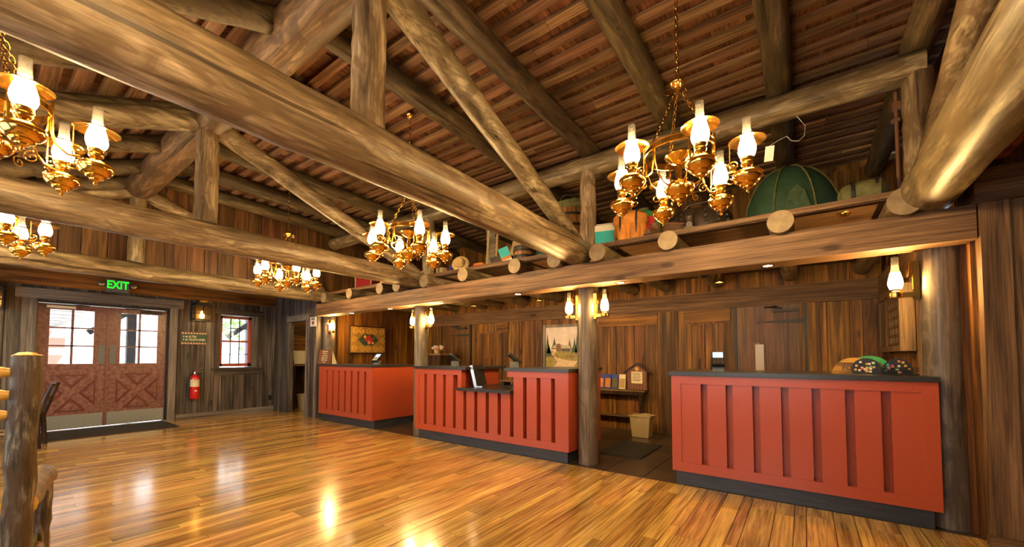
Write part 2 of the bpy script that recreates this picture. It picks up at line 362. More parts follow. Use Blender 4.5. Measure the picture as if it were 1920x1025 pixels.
for i, (mn, mx, m, nm) in enumerate((((XW, DY0 - .15, 0), (XW + .05, DY0, 2.17), 'trim_z', 'casing'), ((XW, DY1, 0), (XW + .05, DY1 + .12, 2.17), 'trim_z', 'casing'), ((XW, DY0 - .22, 2.15), (XW + .06, DY1 + .2, 2.31), 'trim_y', 'lintel'))):
    if i == 0: tr = thing('trim_1', 'grey timber casing around the red double doors', 'door casing', kind='structure')
    bx(nm, mn, mx, m, tr)
for y in (DY0, DY1): bx('jamb', (XW - .25, y - .02, 0), (XW + .001, y + .02, DZ), 'iron' if y > 1 else 'trim_z', tr)
bx('jamb', (XW - .25, DY0, DZ - .03), (XW, DY1, DZ), 'iron', tr); bx('threshold', (XW - .25, DY0, -.01), (XW + .02, DY1, .012), 'steel', tr)
def door_leaf(n, y0, y1, lab, closer_m, side):
    o = thing('door_%d' % n, lab, 'door', (XW - .06, y0, 0), kind='structure'); W = y1 - y0; t0, t1 = -.04, 0.0
    lm = .15; pz0, pz1 = 1.10, 2.0; a, c = (.14, W - .16) if side < 0 else (.16, W - .14)
    b = MB()
    for mn, mx in (((t0, 0, .02), (t1, a, DZ - .04)), ((t0, c, .02), (t1, W, DZ - .04)), ((t0, a, pz1), (t1, c, DZ - .04)), ((t0, a, .02), (t1, c, pz0))): b.box(mn, mx)
    b.build('leaf', 'door_red', o)
    for i in range(2):
        for j in range(3):
            ya = a + (c - a) * i / 2; za = pz0 + (pz1 - pz0) * j / 3
            bx('pane', (t0 + .015, ya + .01, za + .01), (t0 + .02, ya + (c - a) / 2 - .01, za + (pz1 - pz0) / 3 - .01), 'pane', o)
    mb = MB().box((t0 - .002, (a + c) / 2 - .014, pz0), (t1 + .004, (a + c) / 2 + .014, pz1))
    mb.build('mullion', 'door_red', o)
    for j in (1, 2): MB().box((t0 - .002, a, pz0 + (pz1 - pz0) * j / 3 - .012), (t1 + .004, c, pz0 + (pz1 - pz0) * j / 3 + .012)).build('glazing_bar', 'door_red', o)
    # four triangular panels forming an X
    pa, pc, q0, q1 = .12, W - .12, .30, .92; my, mz = (pa + pc) / 2, (q0 + q1) / 2; g = .075
    for tri in (((pa + g * 1.2, q1), (pc - g * 1.2, q1), (my, mz + g)), ((pa + g * 1.2, q0), (pc - g * 1.2, q0), (my, mz - g)), ((pa, q0 + g), (pa, q1 - g), (my - g * 1.15, mz)), ((pc, q0 + g), (pc, q1 - g), (my + g * 1.15, mz))):
        cy, cz = sum(p[0] for p in tri) / 3, sum(p[1] for p in tri) / 3
        f = MB().prism(tri, 'x', t1, t1 + .004).build('panel', 'door_red_d', o)
        MB().prism([(cy + (y - cy) * .66, cz + (z - cz) * .66) for y, z in tri], 'x', t1 + .004, t1 + .014).build('raised_field', 'door_red', f)
    bx('kick_plate', (t1, .02, .03), (t1 + .004, W - .02, .25), 'kick', o)
    yp = W - .1 if side < 0 else .03
    bx('push_plate', (t1, yp, 1.10), (t1 + .005, yp + .08, 1.42), 'exitgrey', o)
    cl = thing_part = bx('door_closer', (t1, .1 if side < 0 else .42, 2.02), (t1 + .05, .42 if side < 0 else .72, 2.06), closer_m, o)
    MB().tube([(t1 + .04, .28 if side < 0 else .55, 2.07), (t1 + .13, .45 if side < 0 else .38, 2.08), (t1 + .03, .58 if side < 0 else .2, 2.085)], .008, 6).build('closer_arm', 'iron', o)
    return o
MY = (DY0 + DY1) / 2
door_leaf(1, DY0 + .01, MY - .006, 'red brown glazed door leaf with pale closer bar, behind the dark chair', 'cream', -1)
door_leaf(2, MY + .006, DY1 - .01, 'red brown glazed door leaf with black closer, beside the box lantern', 'iron', 1)
bx('astragal', (XW - .06, MY - .012, .02), (XW - .045, MY + .012, DZ - .05), 'door_red', tr)
# window
wn = thing('window_1', 'small red framed sash window with bars in the grey wall', 'window', (XW, WY0, WZ0), kind='structure'); W, H = WY1 - WY0, WZ1 - WZ0
b = MB()
for mn, mx in (((-.22, 0, 0), (0, .05, H)), ((-.22, W - .16, 0), (0, W - .1, H)), ((-.22, 0, 0), (0, W, .05)), ((-.22, 0, H - .05), (0, W, H))): b.box(mn, mx)
bx('jamb', (-.23, W - .1, 0), (.0, W + .01, H), 'trim_z', wn)
fr = [((-.17, .02, .02), (-.10, .075, H - .02)), ((-.17, W - .155, .02), (-.10, W - .10, H - .02)), ((-.17, .02, .02), (-.10, W - .1, .085)), ((-.17, .02, H - .075), (-.10, W - .1, H - .02))]
f = MB(); [f.box(*q) for q in fr]; fo = f.build('window_frame', 'win_red', wn)
bx('meeting_rail', (-.165, .07, H / 2 - .02), (-.105, W - .15, H / 2 + .02), 'win_red', wn)
for k in (1, 2): bx('bar', (-.15, .07 + (W - .22) * k / 3 - .008, .05), (-.13, .07 + (W - .22) * k / 3 + .008, H - .05), 'iron', wn)
for k in (1, 3): bx('bar', (-.15, .07, H * k / 4 - .008), (-.13, W - .15, H * k / 4 + .008), 'iron', wn)
for i in range(3):
    for j in range(4):
        ya, yb = .07 + (W - .22) * i / 3, .07 + (W - .22) * (i + 1) / 3
        bx('pane', (-.142, ya, .05 + (H - .1) * j / 4), (-.138, yb, .05 + (H - .1) * (j + 1) / 4), 'pane', wn)
for mn, mx, m, nm in (((0, -.1, -.0), (.03, 0, H + .03), 'weather_z', 'casing'), ((0, W, 0), (.03, W + .1, H + .03), 'weather_z', 'casing'), ((0, -.1, H), (.035, W + .1, H + .12), 'weather_y', 'casing'), ((-.1, -.14, -.06), (.06, W + .12, -.005), 'weather_y', 'sill'), ((0, -.1, -.16), (.03, W + .1, -.06), 'weather_y', 'apron')): bx(nm, mn, mx, m, wn)

# ------------------------------------------------------------------ entry soffit, gable above truss
ROOFL = lambda y: 3.77 - .40 * (1.35 - y)
ROOFR = lambda y: 3.905 - .03 * (y - 1.35)
XG = -7.82
so = tag(box1('ceiling', (XW, YR, 2.62), (XG, 7.2, 2.70), 'board_y'), 'low dark board soffit over the entry doors', 'ceiling', 'structure')
gl = tag(MB().box((XG - .06, YR, 2.5), (XG, 7.2, 2.7)).build('wall_gable_far', 'gable'), 'brown vertical board gable wall above the far tie log', 'wall', 'structure')
roof = lambda y: ROOFL(y) if y < 1.35 else ROOFR(y)
boards(gl, 'x', XG, 1, YR, 7.0, 2.5, 4, 'gable', .16, .28, top=roof, uneven=.008)
b = MB().prism([(YR, 2.5), (7.2, 2.5), (7.2, ROOFR(7.2)), (1.35, 3.9), (YR, ROOFL(YR))], 'x', XG - .05, XG - .01).build('backing', 'gable', gl)

# ------------------------------------------------------------------ roof: rafters, battens, shingles
RX = [.78, -.14, -1.1, -2.05, -3.0, -3.93, -4.85, -5.8, -6.7, -7.5]
cr = tag(MB().prism([(1.30, ROOFR(1.3) + .07), (7.2, ROOFR(7.2) + .07), (7.2, ROOFR(7.2) + .12), (1.30, ROOFR(1.3) + .12)], 'x', XG - .3, 1.3).build('ceiling', 'backing'), 'low sloped shingle roof with battens above the counters', 'roof', 'structure')
cl = tag(MB().prism([(YR - .4, ROOFL(YR - .4) + .07), (1.4, ROOFL(1.4) + .07), (1.4, ROOFL(1.4) + .14), (YR - .4, ROOFL(YR - .4) + .14)], 'x', XG - .3, 1.3).build('ceiling', 'backing'), 'steeper shingle roof slope at left above the doors', 'roof', 'structure')
for xr in RX:
    log('rafter', (xr, 1.40, ROOFR(1.4) - .10), (xr, 6.9, ROOFR(6.9) - .10), .105, .10, 'rafter', cr, rings=18)
    log('rafter', (xr - .02, 1.235, ROOFL(1.235) - .09), (xr - .02, YR - .2, ROOFL(YR - .2) - .10), .088, .095, 'rafter', cl)
SL = math.atan(.40)
def roofpieces(par, left):
    sh = []
    rows_ = 17 if left else 29
    for i in range(rows_):
        y = (1.33 - .174 * i) if left else (1.355 + .187 * i)
        f = ROOFL if left else ROOFR; an = SL if left else -.03
        bw = .058 if left else .045
        # battens in three lengths
        xa = XG
        while xa < 1.2:
            xb = min(1.2, xa + random.uniform(2.2, 3.6))
            o = bx('batten', (xa + .002, y - bw, f(y) + .002), (xb - .002, y + bw, f(y) + .030 + random.uniform(0, .006)), 'batten', par); o.rotation_euler = (an, 0, 0); xa = xb
        yc = y + (.087 if left else .0935)
        if yc > 7 or (left and yc > 1.3): continue
        xa = XG
        while xa < 1.2:
            xb = xa + random.uniform(.10, .17); sh.append((xa + .002, xb - .002, yc, f(yc) + random.uniform(.034, .046), an)); xa = xb
    def key(q):
        p = Vector(((q[0] + q[1]) / 2, q[2], q[3])); d = p - cam.location
        return d.length + (0 if inview(p) and (p.z - 1.22) < .86 * d.dot(Vector((-.592, .806, 0))) else 40)
    sh.sort(key=key); hw = .07
    for q in sh[:300]:
        o = bx('shingle', (q[0], q[2] - hw, q[3]), (q[1], q[2] + hw, q[3] + .012), 'shingle', par); o.rotation_euler = (q[4], 0, 0)
    b = MB()
    for q in sh[300:]: b.box((q[0], q[2] - hw, q[3]), (q[1], q[2] + hw, q[3] + .012), Matrix.Rotation(q[4], 3, 'X'))
    b.build('shingle', 'shingle', par)['kind'] = 'stuff'
roofpieces(cr, False); roofpieces(cl, True)
tag(log('ridge_log', (-7.72, 1.35, 3.615), (1.0, 1.35, 3.61), .165, .165, 'ridge', rings=20), 'thick ridge log carried by the king posts', 'log', 'structure')
tag(log('purlin_log', (-7.7, 4.33, 3.51), (.80, 4.33, 3.49), .115, .115, 'log', rings=20), 'long purlin log under the rafters above the loft shelf', 'log', 'structure')

lw = tag(box1('wall_loft', (XG, 6.9, 2.42), (1.05, 7.0, 3.85), 'board_z'), 'dark board wall at the back of the loft', 'wall', 'structure')
boards(lw, 'y', 6.9, -1, XG, 1.0, 2.45, 3.72, 'board_z', .15, .25)
# ------------------------------------------------------------------ trusses
def truss(x, lab, r, mirror=True):
    t = thing('roof_truss', lab, 'truss', (x, 0, 0), kind='structure')
    log('tie_log', (0, YR - .1, 2.455), (0, 4.13, 2.40), r, r * .86, 'log', t, rings=22)
    log('king_post', (0, 1.35, 2.55), (0, 1.35, 3.55), .098, .095, 'log', t)
    log('brace', (0, 1.42, 3.56), (0, 4.05, 2.50), .10, .082, 'log', t)
    log('brace', (0, 1.28, 3.56), (0, -1.5, 2.45), .10, .082, 'log', t)
    return t
truss(-2.05, 'big pale log truss nearest the camera, crossing the upper left', .172)
truss(-4.8, 'middle log truss with its king post under the ridge', .148)
truss(-7.6, 'far log truss set against the gable wall', .135)
t0 = truss(.74, 'log truss at the right edge above the right counter', .185)
for px_, lab in ((-2.05, 'short loft post standing where the nearest tie log ends'), (-4.85, 'short loft post behind the end of the middle tie log'), (.76, 'short loft post in the corner by the right gable')):
    tag(log('loft_post', (px_, 4.33, 2.46), (px_, 4.33, 3.44), .098, .092, 'log'), lab, 'post', 'structure')

# ------------------------------------------------------------------ beam, columns, loft shelf
tag(box1('beam', (-7.62, 3.95, 2.01), (.945, 4.20, 2.24), 'beam_x'), 'long rough sawn beam over the counters', 'beam', 'structure')
for (cx, cy, r, lab) in ((-7.75, 4.30, .12, 'grey log column at the far end of the beam'), (-4.88, 4.22, .11, 'grey log column between the far and middle counters'), (-2.03, 4.26, .115, 'grey log column to the right of the middle counter'), (.82, 4.25, .125, 'thick dark log column at the right end of the near counter')):
    tag(log('column', (cx, cy, 0), (cx, cy, 2.02), r * 1.03, r * .97, 'column', jit=.01, wob=.003), lab, 'column', 'structure')
lf = tag(box1('loft_shelf', (-7.7, 4.12, 2.42), (.72, 7.0, 2.47), 'beam_x'), 'loft shelf of planks on round log joists', 'shelf', 'structure')
bx('edge_board', (-7.7, 4.095, 2.425), (.72, 4.12, 2.472), 'beam_x', lf)
for jx in (.60, -.137, -1.026, -1.745, -2.27, -2.827, -3.688, -4.466, -5.1, -5.53, -6.404, -7.25):
    log('joist', (jx, 3.89, 2.325), (jx, 6.6, 2.325), .092 if jx < .4 else .10, .088, 'log', lf, rings=8)
for px_ in (-.24, -1.56, -2.9, -4.3, -5.48, -6.59):
    o = thing('recessed_light', {-.24: 'small round downlight under the beam above the near counter', -1.56: 'small round downlight under the beam right of the middle column', -2.9: 'small round downlight under the beam above the middle counter', -4.3: 'small round downlight under the beam near the second column', -5.48: 'small round downlight under the beam above the far counter', -6.59: 'leftmost small round downlight under the beam'}[px_], 'light', (px_, 4.07, 2.01), group='downlights under the beam')
    MB().lathe([(.045, -.006), (.05, 0), (.04, -.008), (.036, -.004)], 18).build('bezel', 'brass', o, smooth=True); MB().lathe([(.0, -.004), (.037, -.004)], 18).build('lens', 'puck', o)

# ------------------------------------------------------------------ office walls
YB = 6.58
wb_ = tag(box1('wall_back', (-7.95, YB, 0), (1.0, YB + .15, 2.45), 'board_z'), 'brown vertical board wall behind the counters', 'wall', 'structure')
HOLES = [(-6.85, -5.95, -1, 1.95), (-.80, .02, -1, 1.95)]
boards(wb_, 'y', YB, -1, -7.85, .78, .0, 1.95, 'board_z', .12, .24, holes=HOLES, uneven=.009)
boards(wb_, 'y', YB, -1, -7.85, .78, 2.18, 2.43, 'board_z', .12, .24)
bx('header_beam', (-7.85, YB - .06, 1.93), (.78, YB, 2.19), 'beam_x', wb_)
for xp in (-4.75, -1.75, .06): bx('post_board', (xp - .11, YB - .045, 0), (xp + .11, YB - .015, 1.94), 'board_z', wb_)
for (a, c) in ((-3.15, -1.9), (-5.2, -4.9), (-1.5, -.86)): bx('cross_rail', (a, YB - .05, 1.74), (c, YB - .02, 1.93), 'board_x', wb_)
wo = tag(box1('wall_office_left', (-7.95, 4.42, 0), (-7.85, YB, 2.45), 'board_z'), 'brown board side wall with the scroll patterned hanging', 'wall', 'structure')
boards(wo, 'x', -7.85, 1, 4.42, YB, 0, 2.42, 'board_z', .16, .30)
wr = tag(box1('wall_office_right', (.80, 4.4, 0), (.95, YB, 2.45), 'board_z'), 'short board side wall at the right end of the office', 'wall', 'structure')
boards(wr, 'x', .80, -1, 4.42, YB, 0, 2.42, 'board_z', .08, .14)
bx('header_beam', (.74, 4.42, 1.93), (.80, YB, 2.19), 'beam_y', wr)
def plank_door(n, x0, x1, lab, win):
    o = thing('door_%d' % n, lab, 'door', (x0, YB - .02, 0), kind='structure'); W = x1 - x0; k = 7
    for i in range(k): bx('plank', (W * i / k + .001, -.02 + random.uniform(-.002, .002), .01), (W * (i + 1) / k - .001, .02, 1.93), 'plankdoor', o)
    h = MB().prism([(W * .30, 1.70), (W * .34, 1.715), (W * .36, 1.705), (W, 1.73), (W, 1.665), (W * .36, 1.695), (W * .34, 1.685)], 'y', -.03, -.022).build('strap_hinge', 'iron', o)
    bx('door_closer', (W * .55, -.08, 1.83), (W * .92, -.022, 1.87), 'iron', o)
    MB().tube([(W * .7, -.08, 1.88), (W * .45, -.16, 1.89), (W * .62, -.05, 1.91)], .009, 6).build('closer_arm', 'iron', o)
    if win:
        bx('vision_frame', (W * .26, -.034, .96), (W * .44, -.02, 1.42), 'beam_z', o); bx('vision_pane', (W * .285, -.038, .99), (W * .415, -.03, 1.39), 'frosted', o)
    for u in (-.035, W): bx('jamb', (u, -.03, 0), (u + .035, .02, 1.95), 'iron', o)
    return o
plank_door(3, -.78, .0, 'brown plank door with small window behind the near counter', True)
plank_door(4, -6.83, -5.97, 'brown plank door behind the middle counter', False)
def cabinet_doors(x0, x1, lab):
    o = thing('cupboard', lab, 'cupboard', (x0, YB - .025, 0), kind='structure'); W = x1 - x0
    for s in range(2):
        d = bx('door', (W * s / 2 + .004, -.02, .3), (W * (s + 1) / 2 - .004, .0, 1.72), 'board_z', o)
        dd = thing_l = None
        for q in range(3): bx('plank', (W * s / 2 + .01 + q * (W / 2 - .02) / 3, -.03, .32), (W * s / 2 + .006 + (q + 1) * (W / 2 - .02) / 3, -.02, 1.70), 'board_z', o)
        MB().tube([(W / 2 + (s - .5) * .16, -.03, 1.02), (W / 2 + (s - .5) * .16, -.055, 1.05), (W / 2 + (s - .5) * .16, -.055, 1.15), (W / 2 + (s - .5) * .16, -.03, 1.18)], .007, 6).build('handle', 'iron', o)
    return o
cabinet_doors(-1.48, -.92, 'pair of narrow plank cupboard doors beside the door with a window')
cabinet_doors(-5.72, -5.05, 'pair of narrow plank cupboard doors behind the middle counter')

# wall left of far counter with the side room opening
wa = tag(box1('wall_aed', (-8.24, 4.12, 0), (-7.86, 4.25, 2.62), 'weather_z'), 'narrow grey board wall at the end of the far counter', 'wall', 'structure')
boards(wa, 'y', 4.12, -1, -8.24, -7.86, 0, 2.62, 'weather_z', .07, .12, uneven=.012)
wc = tag(box1('wall_corner', (XW, 4.15, 0), (-9.10, 4.22, 2.62), 'weather_z'), 'dark board wall in the corner left of the side room opening', 'wall', 'structure')
boards(wc, 'y', 4.15, -1, XW + .03, -9.10, 0, 2.62, 'weather_z', .15, .24)
t2 = thing('trim_2', 'grey casing of the side room opening', 'door casing', kind='structure')
bx('lintel', (-9.1, 4.08, 1.97), (-8.16, 4.24, 2.10), 'trim_y', t2); bx('casing', (-8.30, 4.09, 0), (-8.24, 4.22, 1.97), 'trim_z', t2); bx('casing', (-9.13, 4.12, 0), (-9.08, 4.22, 1.97), 'weather_z', t2)
tp = tag(box1('wall_over_opening', (-9.10, 4.15, 2.10), (-8.24, 4.27, 2.62), 'weather_z'), 'boards above the side room opening', 'wall', 'structure')
boards(tp, 'y', 4.15, -1, -9.10, -8.24, 2.10, 2.62, 'weather_z', .1, .2)
ws = tag(box1('wall_side_room', (XW, 6.3, 0), (-7.9, 6.4, 2.62), 'board_x'), 'horizontal log boards of the small side room', 'wall', 'structure')
for i in range(12): bx('board', (XW, 4.28, i * .21), (XW + .03 + random.uniform(-.006, .006), 6.27, i * .21 + .203), 'board_y', ws)
for i in range(12): bx('board', (XW, 6.27 + random.uniform(0, .01), i * .21), (-7.9, 6.3, i * .21 + .205), 'board_x', ws)

# right end wall
wrt = tag(box1('wall_right', (.90, 4.12, 0), (XE, 4.2, 2.7), 'board_z'), 'dark wall at the right edge of the photo', 'wall', 'structure')
bx('dark_panel', (.93, 4.04, 0), (.957, 4.14, 2.02), 'board_z', wrt)
bx('post_board', (.955, 3.93, 0), (1.085, 4.06, 2.235), 'beam_z', wrt); bx('post_board', (1.087, 3.945, 0), (1.29, 4.06, 2.235), 'beam_z', wrt)
bx('plinth', (.93, 3.90, 0), (1.3, 3.96, .07), 'beam_x', wrt)
bx('lintel', (.93, 3.90, 2.235), (XE, 4.10, 2.455), 'beam_x', wrt)
for i in range(3): bx('siding', (.95, 3.96, 2.46 + i * .085), (XE, 4.10, 2.54 + i * .085), 'gable_red', wrt)
boards(wrt, 'y', 4.10, -1, 1.29, XE, 0, 2.235, 'board_z', .15, .25)
gr = tag(MB().prism([(YR, 2.6), (7.2, 2.45), (7.2, 3.7), (1.35, 3.9), (YR, ROOFL(YR))], 'x', 1.02, 1.08).build('wall_gable_near', 'gable_red'), 'reddish board and batten gable wall at upper right', 'wall', 'structure')
boards(gr, 'x', 1.02, -1, YR, 7.0, 2.55, 4, 'gable_red', .09, .22, top=roof, uneven=.012, th=.03)
nf = thing('picture_frame', 'grey wood frame cut off by the right edge of the photo', 'picture frame', (1.13, 3.93, .5))
for mn, mx in (((0, -.03, 0), (.08, .015, .95)), ((.72, -.03, 0), (.80, .015, .95)), ((.08, -.03, .87), (.72, .015, .95)), ((.08, -.03, 0), (.72, .015, .08))): bx('frame_rail', mn, mx, 'trim_z', nf)
bx('print', (.08, 0, .08), (.72, .012, .87), 'brownsign', nf)
# rear wall with windows (behind the camera), nearest one added for fill daylight, and room closures
rw = tag(MB().build('wall_rear', 'weather_z'), 'board wall with wide windows behind the viewer, nearest window added for fill', 'wall', 'structure')
b = MB(); b.box((X0, YR - .12, 0), (XE, YR, .7)); b.box((X0, YR - .12, 2.3), (XE, YR, 2.72)); u = X0
for a, c in REARWIN: b.box((u, YR - .12, .7), (a, YR, 2.3)); u = c
b.box((u, YR - .12, .7), (XE, YR, 2.3)); b.build('wall_core', 'weather_z', rw)
tag(box1('wall_east', (XE, YR - .12, 0), (XE + .1, 4.2, 2.8), 'board_z'), 'board wall far to the right of the viewer', 'wall', 'structure')
tag(box1('ceiling', (1.02, YR - .12, 2.72), (XE + .1, 4.2, 2.8), 'board_y'), 'low board ceiling right of the gable', 'ceiling', 'structure')

# ------------------------------------------------------------------ counters
def face(o, x0, x1, z0, z1, n, first=None, yf=-.03):
    """framed panel with raised boards between recessed grooves, front plane y=yf (local)"""
    fw = .085; L_, B_, T_ = x0 + fw, z0 + .085, z1 - .075
    for pts in ([(x0, z0), (x1, z0), (x1 - fw, B_), (L_, B_)], [(x0, z1), (x1, z1), (x1 - fw, T_), (L_, T_)], [(x0, z0), (x0, z1), (L_, T_), (L_, B_)], [(x1, z0), (x1, z1), (x1 - fw, T_), (x1 - fw, B_)]):
        MB().prism(pts, 'y', yf, .055).build('frame_rail', 'red', o)
    g = .055; wtot = x1 - fw - L_; gaps = [L_ + wtot * (i + 1) / (n + 1) for i in range(n)] if first is None else first
    e = [L_] + [q for c in gaps for q in (c - g / 2, c + g / 2)] + [x1 - fw]
    for i in range(0, len(e), 2): bx('panel_board', (e[i], yf + .008, B_), (e[i + 1], .055, T_), 'red', o)
def counter(label, x0, x1, depth, n):
    o = thing('check_in_counter', label, 'counter', (x0, 4.05, 0), group='red check-in counters'); W = x1 - x0
    bx('carcass', (.0, .055, .14), (W, depth, 1.04), 'red', o)
    return o, W
c3, W = counter('wide red panelled counter nearest the camera, at right', -1.045, .75, .75, 7); face(c3, 0, W, .14, 1.04, 7, [.286 + .206 * i for i in range(7)])
bx('toe_kick', (.02, .03, 0), (W - .035, .7, .14), 'slate', c3); bx('countertop', (-.02, -.05, 1.042), (W + .005, .8, 1.078), 'stone', c3)
c1, W = counter('red counter farthest from the camera, below the scroll hanging', -7.60, -5.87, .86, 7); face(c1, 0, W, .14, 1.04, 7, [.278 + .205 * i for i in range(7)])
bx('toe_kick', (.02, .03, 0), (W - .02, .82, .14), 'slate', c1); bx('countertop', (-.03, -.05, 1.042), (W + .02, .9, 1.078), 'stone', c1); bx('end_panel', (W - .002, -.03, .14), (W + .006, .86, 1.04), 'red', c1)
X2 = -4.78; c2 = thing('check_in_counter', 'stepped red counter with a lowered writing section, in the middle', 'counter', (X2, 4.05, 0), group='red check-in counters'); W = 2.61; la, lb = .92, 1.79
b = MB(); b.box((0, .055, .14), (la, .85, 1.04)); b.box((la, .055, .14), (lb, .85, .755)); b.box((lb, .055, .14), (W, .85, 1.04)); b.build('carcass', 'red', c2)
yf = -.03; fw = .085
for pts in ([(0, .14), (W, .14), (W - fw, .225), (fw, .225)], [(0, .14), (0, 1.04), (fw, .965), (fw, .225)], [(W, .14), (W, 1.04), (W - fw, .965), (W - fw, .225)], [(0, 1.04), (la + .04, 1.04), (la + .04, .965), (fw, .965)], [(lb - .04, 1.04), (W, 1.04), (W - fw, .965), (lb - .04, .965)], [(la - .03, .965), (la + .04, .965), (la + .04, .755), (la - .03, .755)]):
    MB().prism(pts, 'y', yf, .055).build('frame_rail', 'red', c2)
gs = [.222 + .199 * i for i in range(12)]; e = [fw] + [q for g_ in gs for q in (g_ - .0275, g_ + .0275)] + [W - fw]
for i in range(0, len(e), 2): bx('panel_board', (e[i], yf + .008, .225), (e[i + 1], .055, .755 if la - .06 < (e[i] + e[i + 1]) / 2 < lb - .02 else .965), 'red', c2)
bx('end_panel', (W - .002, -.03, .14), (W + .006, .85, 1.04), 'red', c2)
bx('toe_kick', (.03, .03, 0), (W - .04, .8, .14), 'slate', c2)
bx('countertop', (-.02, -.05, 1.042), (la + .13, .88, 1.078), 'stone', c2); bx('countertop', (lb - .07, -.05, 1.042), (W + .02, .88, 1.078), 'stone', c2); bx('writing_shelf', (la - .02, -.07, .757), (lb + .03, .88, .795), 'stone', c2)
bx('end_panel', (la - .0, 0, .755), (la + .012, .8, 1.04), 'red', c2)

# ------------------------------------------------------------------ chandeliers
def spiral(c, r0, turns, a0, plane, sgn=1, n=22):
    out = []
    for i in range(n):
        t = i / (n - 1); a = a0 + sgn * turns * 2 * math.pi * t; r = r0 * (1 - .85 * t)
        out.append((c[0] + plane.x * r * math.cos(a), c[1] + plane.y * r * math.cos(a), c[2] + r * math.sin(a)))
    return out
def chain(b, p0, p1, pitch=.03, r=.0035, lw=.010):
    p0, p1 = Vector(p0), Vector(p1); d = p1 - p0; n = max(2, int(d.length / pitch)); t = d.normalized()
    a = t.cross(Vector((.3, .9, .1))).normalized(); c = t.cross(a)
    for i in range(n):
        m = p0 + d * ((i + .5) / n); s = a if i % 2 else c; pts = []
        for k in range(11):
            an = 2 * math.pi * k / 10; pts.append(m + t * (math.cos(an) * pitch * .68) + s * (math.sin(an) * lw))
        b.tube(pts, r, 5, False)
FONT = [(0, -.100), (.005, -.096), (.010, -.088), (.005, -.080), (.012, -.074), (.026, -.068), (.028, -.062), (.040, -.056), (.046, -.046), (.044, -.042), (.062, -.034), (.068, -.026), (.078, -.012), (.083, .0), (.080, .012), (.083, .015), (.078, .022), (.062, .032), (.058, .037), (.036, .043), (.020, .047), (.015, .062)]
BURN = [(.014, .060), (.026, .064), (.034, .076), (.034, .088), (.027, .096), (.036, .106), (.037, .116), (.030, .118)]
GLOBE = [(.029, .114), (.043, .135), (.0495, .16), (.047, .188), (.038, .222), (.027, .262)]
CHIM = [(.027, .262), (.0245, .28), (.0235, .30), (.0235, .362), (.0215, .362), (.0215, .30)]
SHADE = [(.033, .250), (.050, .248), (.072, .240), (.102, .222), (.1025, .219), (.072, .236), (.050, .244), (.033, .246)]
CH = {}
def cm(key, f, mats):
    if key not in CH:
        b = MB(); f(b); CH[key] = b.mesh(key, mats, True)
    return CH[key]
RL, RR = .395, .212
